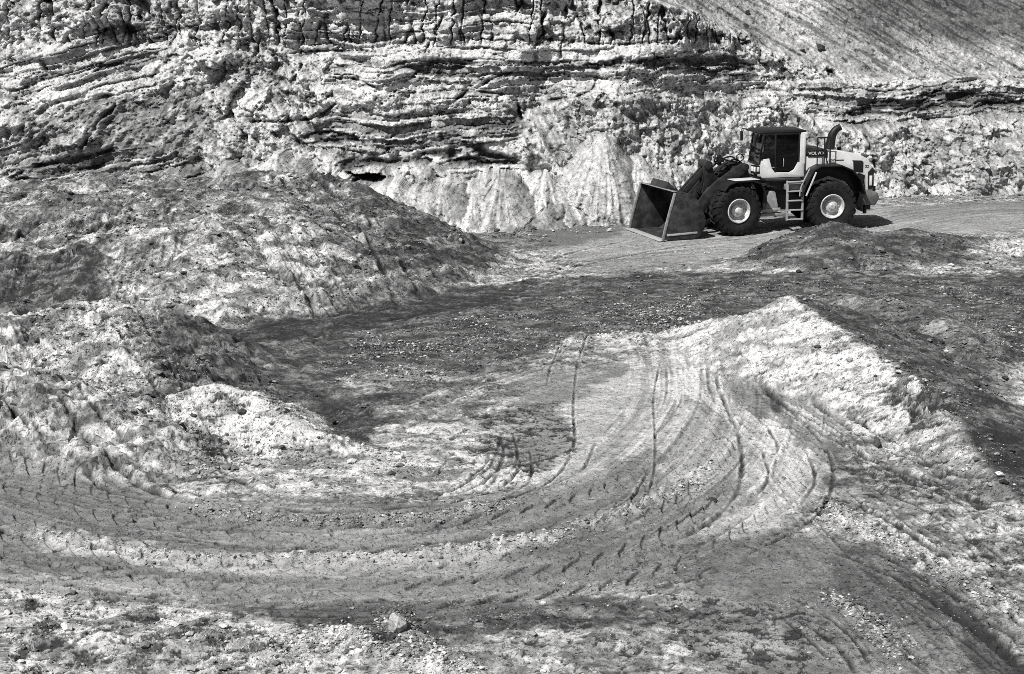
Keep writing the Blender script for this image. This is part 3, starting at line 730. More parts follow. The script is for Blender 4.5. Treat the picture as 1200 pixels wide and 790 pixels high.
    tone = 0.54 * np.exp2((0.15 + 0.85 * zs_) * (0.95 * btone + 0.7 * block) + 0.5 * big + 0.45 * rub + 0.4 * fine + broken * (0.5 * f1 + 0.8 * f2 + 0.7 * f3 + 0.15) + 0.6 * f4 * (1 - zm_) - gulm * 0.9 * sst(0.45, 0.8, thin) - 0.8 * broken * sst(0.66, 0.85, ridged(sx * 0.9 + w2, sz * 0.45 + w1, 3, 277)) - 0.55 * zm_ * (1 + thin * 0.6))
    st2 = block * 1.2
    seam = sst(0.16, 0.05, zfr + 0.06 * rub) * sst(-0.3, 0.2, pn(x * 0.6, bed * 3.3, 219)) * zs_
    disp -= 0.14 * seam; tone = tone * (1 - 0.6 * seam)
    rid = ridged((x * 0.55 + z * 0.83) * 0.55 + 0.4 * w1, (z * 0.55 - x * 0.83) * 0.9, 4, 279)
    disp += zm_ * (0.22 * ridged((z * 0.75 - x * 0.66) * 0.8 + 0.5 * w1, sx * 0.15, 4, 276) + 0.12 * f3 + 0.10 * rub)
    p_, q_ = x * 0.88 + z * 0.47, x * 0.47 - z * 0.88           # flutes washed down the bright talus
    fl1 = ridged(p_ * 0.75 + 0.5 * w1, q_ * 0.14 + 0.3 * w2, 3, 421); fl2 = ridged(p_ * 2.4 + 0.4 * w2, q_ * 0.16, 3, 423); fl3 = ridged(p_ * 5.5 + 0.3 * w1, q_ * 0.25, 2, 425)
    patch = sst(-0.25, 0.10, fbm(x * 0.6, z * 0.7, 3, 427))     # lumpy rubble lying between the flutes
    disp += zt_ * (0.50 * fl1 + 0.13 * fl2 * (1 - patch) + 0.04 * fl3 + patch * (0.16 * f2 + 0.13 * f3 + 0.07 * f4))
    tl0 = 0.50 * np.exp2(0.3 * fl1 - 1.0 * sst(0.35, 0.7, fl2) - 0.8 * sst(0.45, 0.8, fl3) + 0.3 * rub + 0.3 * fine + 0.1)
    tl = 0.50 * np.exp2(0.45 * fl1 - (1 - 0.75 * patch) * (0.6 * sst(0.5, 0.8, fl2) + 0.45 * sst(0.5, 0.8, fl3)) + 0.35 * rub + 0.3 * fine + patch * (0.25 * f2 + 0.6 * f3 + 0.6 * f4) - 0.5 * sst(0.2, 0.35, pn(x * 0.5, z * 1.6, 429)))
    tone = tone * (1 - zt_) + tl * zt_
    tone = tone * np.exp2(zm_ * (0.45 + 0.35 * rub + 0.5 * fine + 0.5 * f3 - 0.8 * sst(0.55, 0.8, rid)))
    topf = sst(6.4, 6.9, z) * (1 - wu)                         # upright jointed face along the top
    jnt = np.abs(pn(x * 1.6 + 0.25 * fbm(x * 2, z * 2, 2, 282), z * 0.25, 281))
    disp += topf * (-0.5 * sst(0.10, 0.0, jnt) + 0.0)
    tone *= 1 - 0.6 * topf * sst(0.08, 0.0, jnt)
    # sandy slope with drag marks running down to the right
    a = (x * 0.7 + z * 1.0); b_ = (x * 1.0 - z * 0.7)
    stk = fbm(a * 1.8 + 0.2 * big, b_ * 0.16, 4, 291)
    upd = sst(-0.5, 1.2, z - 6.9 + 0.12 * (x - 17) + 1.2 * fbm(x * 0.3, z * 0.5, 4, 465))
    d2 = 0.12 * stk + 0.04 * rub + 0.25 * big + 0.05 * f4 + 0.18 * np.maximum(0, facet(x * 1.4, z * 1.4, 6, 0.5) - 0.28)
    stk = stk * sst(-0.5, 0.3, fbm(x * 0.35, z * 0.5, 3, 293))
    t2 = 0.42 * np.exp2(0.55 * stk + 0.4 * rub + 0.6 * f4 + 0.6 * fbm(x * 0.25, z * 0.25, 3, 295) - 0.9 * sst(0.6, 0.8, ridged(a * 1.6 + 0.1 * rub, b_ * 0.14, 3, 297)))
    t2 = t2 * np.exp2(-1.1 * upd * sst(14, 18, x) + 0.5 * fine)
    t2 = t2 * (1 - 0.6 * sst(0.30, 0.36, fbm(x * 2.2, z * 2.6, 5, 467, 0.65)))
    disp = disp * (1 - wu) + d2 * wu
    tone = tone * (1 - wu) + t2 * wu
    for P, val, soft, k, rec in CBAND:
        s_ = poly_sd(wx, wz, [atc(*p) for p in P], 1.5)
        m = sst(-soft * 0.3, soft * 1.2, s_ - 0.12) * k * sst(-0.55, -0.1, fbm(x * 0.9, z * 3.0, 3, 451))
        tone = tone * (1 - m) + 1.25 * val * np.exp2(1.0 * st2 + 0.8 * rub) * m
        disp -= 0.55 * rec * m
    cv = fbm(x * 1.7 + w1, z * 2.6 + w2, 6, 471, 0.68); cv2 = fbm(x * 4.5, z * 5.5, 4, 473, 0.66)
    ck = (1 - wu) * (1 - 0.75 * zt_)
    c1 = sst(0.36, 0.41, cv) * ck; c2 = sst(0.40, 0.46, cv2) * ck
    disp -= 0.09 * c1 + 0.05 * c2
    tone = tone * (1 - 0.6 * c1) * (1 - 0.5 * c2)
    y = yb - disp
    # talus cones
    for (ap, off, k, tn) in CONES:
        xa, za = atc(*ap)
        ya = float(cliff_y0(np.float32(xa)) + setback(np.float32(xa), np.float32(za))) - off * 0.50
        sd0 = int(ap[0])
        mlt = 0.8 + 0.5 * ((sd0 * 7919) % 13) / 13.0
        xq = x + 0.35 * fbm(z * 0.7, x * 0.3, 2, sd0) * np.clip(za - z, 0, 1.5)
        zc = z + 0.07 * rub + 0.40 * fbm(x * 1.0, z * 0.3, 2, sd0 + 3)
        dist = np.clip((za - zc) / k, 0, 6.0)
        dx = (xq - xa) * np.where(xq > xa, mlt, 2.0 - mlt)
        th = np.arctan2(dx, np.maximum(dist, 1e-3))
        dp = np.clip((za - z) / k, 0.05, 6.0); thp = (x - xa) / (dp + 0.35)
        r1 = ridged(thp * 3.0 + 0.06 * w1, dp * 0.10 + 0.1 * w2, 3, sd0 + 15); r2 = ridged(thp * 8.0 + 0.08 * w2, dp * 0.22, 3, sd0 + 17)
        dd = np.sqrt(dist * dist + 2 * 0.5 * dist)                    # blunt top
        dist2 = dd * (1 + 0.22 * fbm(th * 1.1, dist * 0.5, 3, sd0 + 5) + 0.07 * ridged(th * 4.5 + 0.2 * big, dist * 0.12, 3, sd0 + 7))
        ok = (np.abs(dx) < dist2) & (dist > 0.02)
        yc = ya - np.sqrt(np.maximum(dist2 ** 2 - dx ** 2, 0))
        m = ok & (yc < y)
        y = np.where(m, yc - 0.05 * rub - 0.02 * fine - 0.20 * r1 - 0.035 * r2 - 0.07 * f3 - 0.03 * f4, y)
        tone = np.where(m, 1.2 * tn * np.exp2(0.35 * r1 - 0.5 * sst(0.5, 0.85, r2) * sst(-0.4, 0.4, w1 * 2) - 0.5 * sst(0.05, 0.5, thp) + 0.3 * f4 + 0.4 * rub + 0.4 * fine + 0.4 * f3), tone)  # right-facing side toned darker: its shade is put into the colour
    for C_, wid, dep in CRACK:
        C = spline([atc(*p) for p in C_], 24)
        i, ds, s, t, L_ = near_curve(wx * 0.4 + x * 0.6, z, C, wid * 4)
        g = np.exp(-(ds / wid) ** 2) * (0.5 + 0.8 * pn(x[i] * 2, z[i] * 2, 341)).clip(0, 1)
        y[i] += dep * g; tone[i] *= 1 - 0.75 * g
    co = np.stack([x, y, z], 1)
    nz, nx = X.shape
    i = np.arange((nz - 1) * nx).reshape(nz - 1, nx)[:, :-1].ravel()
    F = np.stack([i, i + 1, i + nx + 1, i + nx], 1)
    print("cliff verts", len(co))
    o = grid_mesh("cliff", co, F, np.clip(1.22 * np.maximum(tone, 0.01) ** 1.45, 0.03, 0.62), M_CLIFF)
    tag(o, "tall pale quarry face of layered sand and clay behind the loader", "cliff", kind="structure")
    return co

cliff_co = build_cliff()
co, F, T, fo = build_ground()
INFO = {
    -1: ("ground", "quarry floor of pale sand and dark gravel crossed by sweeping tyre tracks", "ground"),
    0: ("earth_bank", "long rough grey earth bank along the left, in front of the quarry face", "earth bank"),
    1: ("earth_bank", "low pale bank of broken clods left of the small white sand heap", "earth bank"),
    2: ("sand_heap", "small bright white sand heap above the dark gravel hollow, left of the track bend", "sand heap"),
    3: ("sand_heap", "long pale sand heap with a sharp white peak, right of the track bend", "sand heap"),
    4: ("gravel_heap", "streaked dark grey heap behind the white peaked sand heap at right", "gravel heap"),
    5: ("gravel_heap", "low dark grey heap with two humps in front of the loader's rear wheel", "gravel heap"),
}
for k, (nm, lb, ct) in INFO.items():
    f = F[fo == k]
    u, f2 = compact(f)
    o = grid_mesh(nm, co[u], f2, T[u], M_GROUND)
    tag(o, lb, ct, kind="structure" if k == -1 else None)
# ================================================================== wheel loader
def surf(name, val, rough=0.5, spec=0.4, dirt=0.3, scale=3.0, metal=0.0, bump=0.0, dirtval=0.3):
    m = bpy.data.materials.new(name); m.use_nodes = True
    t = m.node_tree; N = t.nodes; L = t.links
    b = N["Principled BSDF"]
    b.inputs["Roughness"].default_value = rough
    b.inputs["Specular IOR Level"].default_value = spec
    b.inputs["Metallic"].default_value = metal
    tc = N.new("ShaderNodeTexCoord")
    n = N.new("ShaderNodeTexNoise"); n.inputs["Scale"].default_value = scale
    n.inputs["Detail"].default_value = 6; n.inputs["Roughness"].default_value = 0.7
    L.new(tc.outputs["Object"], n.inputs["Vector"])
    r = N.new("ShaderNodeValToRGB")
    r.color_ramp.elements[0].position = 0.42; r.color_ramp.elements[0].color = (0, 0, 0, 1)
    r.color_ramp.elements[1].position = 0.68; r.color_ramp.elements[1].color = (dirt, dirt, dirt, 1)
    L.new(n.outputs[0], r.inputs[0])
    mx = N.new("ShaderNodeMix"); mx.data_type = 'RGBA'
    mx.inputs[6].default_value = (val, val, val, 1); mx.inputs[7].default_value = (dirtval, dirtval, dirtval, 1)
    L.new(r.outputs[0], mx.inputs[0]); L.new(mx.outputs[2], b.inputs["Base Color"])
    if bump:
        bp = N.new("ShaderNodeBump"); bp.inputs["Strength"].default_value = bump; bp.inputs["Distance"].default_value = 0.01
        L.new(n.outputs[0], bp.inputs["Height"]); L.new(bp.outputs[0], b.inputs["Normal"])
    return m

PAINT = surf("pale_paint", 0.68, 0.42, 0.4, 0.75, 2.6, dirtval=0.42)
DARK = surf("dark_paint", 0.028, 0.5, 0.35, 0.5, 3.0, dirtval=0.07)
ARM = surf("dusty_dark_paint", 0.018, 0.65, 0.2, 0.7, 4.0, dirtval=0.06)
BUCKET = surf("bucket_steel", 0.018, 0.7, 0.25, 0.8, 3.0, dirtval=0.085, bump=0.3)
STEEL = surf("worn_steel", 0.45, 0.45, 0.5, 0.7, 6.0, dirtval=0.28)
RUBBER = surf("tyre_rubber", 0.010, 0.75, 0.2, 0.6, 5.0, dirtval=0.035, bump=0.2)
RIMP = surf("rim_paint", 0.62, 0.5, 0.35, 0.85, 7.0, dirtval=0.22)
BLACK = surf("black_plastic", 0.012, 0.5, 0.3, 0.3, 3.0, dirtval=0.03)
GREY = surf("grey_casting", 0.20, 0.6, 0.3, 0.8, 4.0, dirtval=0.36)
CWT = surf("dark_casting", 0.09, 0.6, 0.3, 0.8, 4.0, dirtval=0.2)
RUNG = surf("galvanised_step", 0.33, 0.5, 0.4, 0.6, 8.0, dirtval=0.3)
LETTER = surf("white_lettering", 0.55, 0.5, 0.3, 0.0, 3.0)
LAMP = surf("lamp_lens", 0.75, 0.1, 0.6, 0.0, 3.0)
SEATM = surf("seat_fabric", 0.05, 0.9, 0.1, 0.2, 9.0)
def glass(name, v):
    GLASS = bpy.data.materials.new(name); GLASS.use_nodes = True
    _t = GLASS.node_tree; _t.nodes.clear()
    _o = _t.nodes.new("ShaderNodeOutputMaterial"); _m = _t.nodes.new("ShaderNodeMixShader")
    _tr = _t.nodes.new("ShaderNodeBsdfTransparent"); _gl = _t.nodes.new("ShaderNodeBsdfGlossy")
    _tr.inputs[0].default_value = (v, v, v, 1); _gl.inputs["Roughness"].default_value = 0.03
    _fr = _t.nodes.new("ShaderNodeFresnel"); _fr.inputs[0].default_value = 1.4
    _t.links.new(_fr.outputs[0], _m.inputs[0]); _t.links.new(_tr.outputs[0], _m.inputs[1]); _t.links.new(_gl.outputs[0], _m.inputs[2])
    _t.links.new(_m.outputs[0], _o.inputs[0])
    return GLASS
GLASS = glass('cab_glass', .62)
TINT = glass('tinted_cab_glass', .22)

class MB:
    def __init__(self): self.bm = bmesh.new()
    def box(self, c, s, rot=(0, 0, 0)):
        M = Matrix.Translation(c) @ Matrix.Rotation(rot[2], 4, 'Z') @ Matrix.Rotation(rot[1], 4, 'Y') @ Matrix.Rotation(rot[0], 4, 'X') @ Matrix.Diagonal((s[0], s[1], s[2], 1))
        bmesh.ops.create_cube(self.bm, size=1.0, matrix=M); return self
    def prism(self, pts, y0, y1):
        """XZ outline extruded from y0 to y1"""
        a = [self.bm.verts.new((p[0], y0, p[1])) for p in pts]
        b = [self.bm.verts.new((p[0], y1, p[1])) for p in pts]
        n = len(pts)
        self.bm.faces.new(a); self.bm.faces.new(b[::-1])
        for i in range(n): self.bm.faces.new((a[i], b[i], b[(i + 1) % n], a[(i + 1) % n]))
        return self
    def strip(self, pts, th, y0, y1):
        """open XZ polyline thickened and extruded across y"""
        n = len(pts); out = []
        for i in range(n):
            p = Vector(pts[max(i - 1, 0)]); q = Vector(pts[min(i + 1, n - 1)])
            d = (q - p).normalized(); out.append((pts[i][0] - d.y * th, pts[i][1] + d.x * th))
        for i in range(n - 1):
            pass
        a0 = [self.bm.verts.new((p[0], y0, p[1])) for p in pts]; a1 = [self.bm.verts.new((p[0], y1, p[1])) for p in pts]
        b0 = [self.bm.verts.new((p[0], y0, p[1])) for p in out]; b1 = [self.bm.verts.new((p[0], y1, p[1])) for p in out]
        f = self.bm.faces.new
        for i in range(n - 1):
            f((a0[i], a0[i + 1], a1[i + 1], a1[i])); f((b0[i], b1[i], b1[i + 1], b0[i + 1]))
            f((a0[i], b0[i], b0[i + 1], a0[i + 1])); f((a1[i], a1[i + 1], b1[i + 1], b1[i]))
        f((a0[0], a1[0], b1[0], b0[0])); f((a0[-1], b0[-1], b1[-1], a1[-1]))
        return self
    def cyl(self, p0, p1, r, r2=None, seg=18):
        p0, p1 = Vector(p0), Vector(p1); d = p1 - p0
        M = Matrix.Translation((p0 + p1) / 2) @ d.to_track_quat('Z', 'Y').to_matrix().to_4x4()
        bmesh.ops.create_cone(self.bm, cap_ends=True, segments=seg, radius1=r, radius2=r if r2 is None else r2, depth=d.length, matrix=M)
        return self
    def tube(self, pts, r, seg=8, smooth=True):
        P = [Vector(p) for p in (spline(pts, 6 * len(pts)) if smooth and len(pts) > 2 else pts)]
        rings = []
        for i, p in enumerate(P):
            d = (P[min(i + 1, len(P) - 1)] - P[max(i - 1, 0)]).normalized()
            u = d.cross(Vector((0.3, 0.9, 0.2))).normalized(); v = d.cross(u)
            rings.append([self.bm.verts.new(p + (u * math.cos(2 * math.pi * k / seg) + v * math.sin(2 * math.pi * k / seg)) * (r if not callable(r) else r(i / (len(P) - 1)))) for k in range(seg)])
        for a, b in zip(rings[:-1], rings[1:]):
            for k in range(seg): self.bm.faces.new((a[k], a[(k + 1) % seg], b[(k + 1) % seg], b[k]))
        self.bm.faces.new(rings[0][::-1]); self.bm.faces.new(rings[-1])
        return self
    def lathe(self, prof, c, sgn=1, seg=48):
        """profile of (y, r) turned about the Y axis through c"""
        rings = []
        for (y, r) in prof:
            if r < 1e-4: rings.append([self.bm.verts.new((c[0], c[1] + sgn * y, c[2]))])
            else: rings.append([self.bm.verts.new((c[0] + r * math.cos(2 * math.pi * k / seg), c[1] + sgn * y, c[2] + r * math.sin(2 * math.pi * k / seg))) for k in range(seg)])
        for a, b in zip(rings[:-1], rings[1:]):
            for k in range(seg):
                k2 = (k + 1) % seg
                if len(a) == 1 and len(b) == 1: continue
                if len(a) == 1: self.bm.faces.new((a[0], b[k2], b[k]))
                elif len(b) == 1: self.bm.faces.new((a[k], a[k2], b[0]))
                else: self.bm.faces.new((a[k], a[k2], b[k2], b[k]))
        return self
    def build(self, name, mat, parent=None, bevel=0.012, xf=None, label=None):
        bm = self.bm
        bmesh.ops.recalc_face_normals(bm, faces=bm.faces)
        if bevel:
            es = [e for e in bm.edges if len(e.link_faces) == 2 and e.calc_face_angle(0) > 0.6]
            if es:
                try: bmesh.ops.bevel(bm, geom=es, offset=bevel, segments=2, profile=0.5, affect='EDGES', clamp_overlap=True)
                except Exception: pass
        if xf is not None: bm.transform(xf)
        me = bpy.data.meshes.new(name); bm.to_mesh(me); bm.free()
        for p in me.polygons: p.use_smooth = True
        me.set_sharp_from_angle(angle=math.radians(32))
        me.materials.append(mat)
        o = bpy.data.objects.new(name, me); COL.objects.link(o)
        if parent is not None: o.parent = parent
        if label: o['label'] = label
        return o

def text_mesh(name, body, size, M, mat, parent, squash=1.0, thick=0.004, bold=0.0):
    cu = bpy.data.curves.new("lettering_curve", 'FONT'); cu.body = body; cu.size = size; cu.extrude = thick
    cu.align_x = 'CENTER'; cu.align_y = 'CENTER'; cu.offset = bold
    tmp = bpy.data.objects.new("lettering_curve", cu); COL.objects.link(tmp)
    dg = bpy.context.evaluated_depsgraph_get(); dg.update()
    me = bpy.data.meshes.new_from_object(tmp.evaluated_get(dg))
    COL.objects.unlink(tmp); bpy.data.objects.remove(tmp); bpy.data.curves.remove(cu)
    me.transform(M @ Matrix.Diagonal((squash, 1, 1, 1)))
    me.materials.clear(); me.materials.append(mat)
    o = bpy.data.objects.new(name, me); COL.objects.link(o); o.parent = parent
    return o

A_REAR = math.radians(4.0)
A_FRONT = math.radians(16.5)
_lx, _ly = LOADER_XY
root = bpy.data.objects.new("wheel_loader", None); COL.objects.link(root)
root.location = (_lx, _ly, 0.0)
root.rotation_euler = (Matrix.Rotation(math.pi + A_REAR, 3, 'Z') @ Matrix.Rotation(LOADER_TILT, 3, 'Y')).to_euler()
tag(root, "big wheel loader with pale cab and empty dark bucket lowered to the ground", "wheel loader")
FX = Matrix.Rotation(A_FRONT - A_REAR, 4, 'Z') @ Matrix.Translation((.10, 0, 0))          # front frame, steered about the joint

def arc(cx, cz, r, a0, a1, n, rz=None):
    rz = rz or r
    return [(cx + r * math.cos(math.radians(a0 + (a1 - a0) * i / (n - 1))), cz + rz * math.sin(math.radians(a0 + (a1 - a0) * i / (n - 1)))) for i in range(n)]

# ---- wheels
TY = [(-.30, .44), (-.345, .52), (-.37, .66), (-.36, .78), (-.33, .85), (-.25, .875), (0, .885), (.25, .875), (.33, .85), (.36, .78), (.37, .66), (.345, .52), (.30, .44)]
def wheel(cx, cy, xf):
    s = 1 if cy > 0 else -1
    c = (cx, cy, .90)
    m = MB(); m.lathe(TY + [TY[0]], c, s, 56)
    n = 22
    for k in range(n):
        for h in (-1, 1):
            th = 2 * math.pi * (k + (0.5 if h > 0 else 0)) / n
            R = Matrix.Translation(c) @ Matrix.Rotation(-th, 4, 'Y')
            vs = []
            for (yy, rr, w_, sh) in ((0.02, .87, .05, 0.0), (0.02, .925, .04, 0.0), (.27, .91, .055, .10), (.37, .83, .06, .14), (.385, .72, .045, .15)):
                vs.append((R @ Vector((rr, h * yy, sh - w_)), R @ Vector((rr, h * yy, sh + w_))))
            inner = [(R @ Vector((.80, h * .3, .14 - .06)), R @ Vector((.80, h * .3, .14 + .06)))]
            A = [m.bm.verts.new(v[0]) for v in vs]; B = [m.bm.verts.new(v[1]) for v in vs]
            for q in range(len(vs) - 1): m.bm.faces.new((A[q], A[q + 1], B[q + 1], B[q]))
            ia = m.bm.verts.new(inner[0][0]); ib = m.bm.verts.new(inner[0][1])
            m.bm.faces.new(A + [ia]); m.bm.faces.new(B[::-1] + [ib])
    w_ = m.build("wheel", RUBBER, root, 0, xf)
    rim = MB().lathe([(.29, .43), (.345, .445), (.36, .42), (.345, .395), (.30, .38), (.17, .36), (.13, .33), (.12, .25), (.12, .0)], c, s, 48)
    r_ = rim.build("rim", RIMP, w_, 0, xf)
    hub = MB().lathe([(.10, .235), (.20, .225), (.23, .19), (.24, .13), (.33, .115), (.36, .08), (.365, 0)], c, s, 36)
    for k in range(16):
        a = 2 * math.pi * k / 16
        p = (c[0] + .285 * math.cos(a), c[1] + s * .115, c[2] + .285 * math.sin(a))
        hub.cyl(p, (p[0], p[1] + s * .045, p[2]), .022, seg=6)
    hub.build("hub", RIMP, w_, 0, xf)
    return w_
for s in (1, -1):
    wheel(1.85, s * 1.20, FX)
    wheel(-1.95, s * 1.20, None)

# ---- frames and axles
m = MB().prism([(0.05, .75), (2.55, .62), (2.55, 1.0), (2.0, 1.55), (1.55, 2.38), (1.05, 2.42), (.85, 1.9), (.55, 1.5), (.05, 1.35)], -.42, -.30)
m.prism([(0.05, .75), (2.55, .62), (2.55, 1.0), (2.0, 1.55), (1.55, 2.38), (1.05, 2.42), (.85, 1.9), (.55, 1.5), (.05, 1.35)], .30, .42)
m.box((1.4, 0, .95), (2.2, .6, .5)).box((1.25, 0, 2.0), (.3, .6, .3)).cyl((1.85, -.95, .9), (1.85, .95, .9), .24).cyl((1.85, -.35, .9), (1.85, .35, .9), .4)
m.build("front_frame", ARM, root, 0.015, FX)
m = MB().box((-1.75, 0, 1.05), (3.3, .9, .7)).box((-.05, 0, 1.05), (.5, .5, .9)).cyl((-1.85, -.95, .9), (-1.85, .95, .9), .24).cyl((-1.85, -.35, .9), (-1.85, .35, .9), .4)
m.box((-.5, .0, 1.62), (1.3, 1.5, .35))
m.build("rear_frame", DARK, root, 0.015)

# ---- front mudguards
for s in (1, -1):
    y0, y1 = (.86, 1.58) if s > 0 else (-1.58, -.86)
    MB().strip([(2.42, 1.62), (2.25, 1.83), (1.95, 1.93), (1.35, 1.93), (1.02, 1.82), (.86, 1.55), (.80, 1.1)][::-1], .045, y0, y1).build("mudguard", BLACK, root, 0.006, FX)
    MB().box((1.55, s * 1.22, 1.992), (.95, .68, .02)).build("mudguard_sunlit_top", PAINT, root, 0.004, FX)  # pale plate paints the sunlight on the dusty dark mudguard

# ---- lift arms, crank, cylinders
armp = [(1.05, 2.40), (1.30, 2.52), (1.75, 2.27), (2.35, 1.90), (2.80, 1.52), (3.15, 1.05), (3.40, .66), (3.42, .42), (3.25, .34), (3.02, .46), (2.72, .95), (2.25, 1.42), (1.7, 1.80), (1.15, 2.20)]
for s in (1, -1):
    MB().prism(armp, s * .60 - .07, s * .60 + .07).cyl((1.2, s * .5, 2.36), (1.2, s * .72, 2.36), .13).cyl((3.28, s * .5, .5), (3.28, s * .74, .5), .13).build("lift_arm", ARM, root, 0.012, FX)
    MB().cyl((.9, s * .62, 1.05), (1.7, s * .62, 1.35), .11).cyl((1.7, s * .62, 1.35), (2.35, s * .62, 1.55), .06).build("lift_cylinder", ARM, root, 0.006, FX)
MB().cyl((2.45, -.6, 1.5), (2.45, .6, 1.5), .17).build("cross_tube", ARM, root, 0.01, FX)
m = MB()
for s in (1, -1):
    m.prism([(2.32, 2.50), (2.42, 2.62), (2.58, 2.60), (2.66, 2.45), (2.62, 1.9), (2.72, 1.45), (2.55, 1.28), (2.3, 1.35), (2.22, 1.9)], s * .20 - .045, s * .20 + .045)
m.cyl((2.49, -.30, 2.46), (2.49, .30, 2.46), .17).box((2.42, 0, 1.95), (.28, .36, .8))
m.build("bell_crank", ARM, root, 0.012, FX)
m = MB()
for s in (1, -1):
    m.prism([(2.45, 2.52), (2.58, 2.44), (3.52, 1.52), (3.52, 1.32), (3.38, 1.32), (2.40, 2.36)], s * .12 - .04, s * .12 + .04)
m.cyl((3.45, -.25, 1.42), (3.45, .25, 1.42), .12).build("bucket_link", ARM, root, 0.01, FX)
MB().cyl((1.25, 0, 2.02), (2.0, 0, 2.12), .13).cyl((2.0, 0, 2.12), (2.45, 0, 2.18), .065).build("tilt_cylinder", DARK, root, 0.006, FX)
for pts, r in (([(1.0, .2, 2.35), (1.4, .25, 2.62), (1.8, .2, 2.48), (2.1, .15, 2.3)], .03), ([(1.0, .1, 2.4), (1.5, .12, 2.55), (2.0, .1, 2.62), (2.25, .12, 2.4)], .03),
               ([(1.05, -.15, 2.35), (1.3, -.2, 2.66), (1.7, -.15, 2.62), (2.15, -.1, 2.36)], .03), ([(1.1, .35, 2.4), (1.45, .4, 2.7), (1.28, .4, 2.82), (1.12, .36, 2.66), (1.3, .3, 2.48)], .022),
               ([(2.0, .15, 2.6), (2.12, .2, 2.72), (2.2, .16, 2.62), (2.1, .1, 2.5), (2.0, .1, 2.45)], .03), ([(.6, .3, 1.7), (.9, .36, 2.0), (1.2, .3, 2.2)], .03),
               ([(1.5, 0, 2.2), (1.75, .2, 2.42), (2.05, .22, 2.3), (2.3, .2, 2.05)], .03)):
    MB().tube(pts, r, 7).build("hydraulic_hose", BLACK, root, 0, FX)
MB().box((1.95, .1, 2.62), (.22, .26, .16)).box((1.98, .1, 2.74), (.12, .14, .12)).cyl((1.95, .1, 2.3), (1.95, .1, 2.58), .06).build("valve_block", BLACK, root, 0.01, FX)
# work lamps on brackets beside the arms
for s in (1, -1):
    l = MB().box((.98, s * 1.02, 2.30), (.16, .42, .30)).box((.96, s * .98, 2.08), (.10, .12, .36)).box((.92, s * .95, 2.0), (.3, .3, .06)).build("headlight", BLACK, root, 0.01, FX)
    MB().box((1.067, s * .92, 2.32), (.02, .15, .17)).box((1.067, s * 1.12, 2.32), (.02, .15, .17)).box((.98, s * 1.235, 2.32), (.10, .012, .16)).build("lens", LAMP, l, 0.004, FX)

# ---- bucket
W = 1.62
prof = [(4.86, .03), (3.75, .05)] + arc(3.85, .62, .62, 262, 150, 9) + [(3.36, 1.05), (3.50, 1.35), (3.80, 1.60), (4.32, 1.70)]
bk = MB().strip(prof, .045, -W, W)
for s in (1, -1):
    pp = [(4.83, .035), (4.72, .5), (4.55, 1.1), (4.36, 1.72)] + prof[::-1][1:-1]
    bk.prism(pp, s * W - .025, s * W + .025)
bk.prism([(3.2, .35), (3.45, .25), (3.55, 1.5), (3.35, 1.55), (3.2, 1.2)], .50, .56).prism([(3.2, .35), (3.45, .25), (3.55, 1.5), (3.35, 1.55), (3.2, 1.2)], -.56, -.50)
bk.prism([(3.35, 1.30), (3.55, 1.2), (3.75, 1.60), (3.5, 1.62)], -.30, -.24).prism([(3.35, 1.30), (3.55, 1.2), (3.75, 1.60), (3.5, 1.62)], .24, .30)
bucket = bk.build("bucket", BUCKET, root, 0.006, FX)
MB().box((4.84, 0, .045), (.28, 2 * W + .06, .035), (0, 0.02, 0)).build("cutting_edge", STEEL, bucket, 0.005, FX)
for s in (1, -1):
    MB().strip([(4.87, .06), (4.77, .5), (4.60, 1.1), (4.41, 1.72)], .085, s * W - .035, s * W + .035).build("side_edge", GREY, bucket, 0.005, FX)
    MB().box((4.10, s * (W + .03), .24), (1.15, .025, .07), (0, 0.02, 0)).build("wear_strip", STEEL, bucket, 0.004, FX)
m = MB().strip([(4.38, 1.71), (4.33, 1.85), (4.24, 2.00)], .035, -.72, .72)
m.prism([(4.38, 1.71), (4.24, 2.0), (3.95, 1.68)], -.74, -.71).prism([(4.38, 1.71), (4.24, 2.0), (3.95, 1.68)], .71, .74)
m.build("spill_guard", DARK, bucket, 0.005, FX)
# lit loading rim along the bucket's mouth
MB().strip([(4.30, 1.735), (4.44, 1.745)], .02, -W, W).build("top_lip", GREY, bucket, 0.003, FX)

# ---- cab
CX = Matrix.Translation((-1.08, 0, 1.93)) @ Matrix.Diagonal((.806, 1, .965, 1)) @ Matrix.Translation((1.0, 0, -1.93))
RX = Matrix.Translation((-.10, 0, 0))
CZ = 1.93
cab = MB()
side = [(1.02, CZ), (1.10, 2.40), (.98, 2.62), (.62, 2.66), (.50, 2.30), (.36, 2.13), (-.30, 2.11), (-.52, 2.22), (-.72, 2.52), (-.78, 3.58), (-1.0, 3.58), (-1.0, CZ)]
for s in (1, -1):
    cab.prism(side, s * .80 - .03, s * .80 + .03)
cab.prism([(-1.0, CZ), (-.94, CZ), (-.94, 2.62), (-1.0, 2.62)], -.77, .77)
cab.prism([(1.02, CZ), (1.10, 2.40), (1.02, 2.44), (.95, CZ)], -.77, .77)
cab.box((0.02, 0, CZ + .06), (1.9, 1.52, .10))
cab_o = cab.build("cab", PAINT, root, 0.015, xf=CX)
m = MB()                                                   # dark posts and door frame
for s in (1, -1):
    y = s * .80
    m.tube([(1.06, y, 2.44), (.98, y, 2.95), (.84, y, 3.60)], .045, 8)
    m.tube([(.33, y, 2.14), (.33, y, 3.60)], .045, 8, False)
    m.tube([(-.74, y, 2.5), (-.76, y, 3.60)], .045, 8, False)
    m.box((.02, y, 3.575), (1.66, .07, .09))
m.box((.85, 0, 3.58), (.08, 1.6, .08)).box((1.06, 0, 2.42), (.08, 1.6, .08))
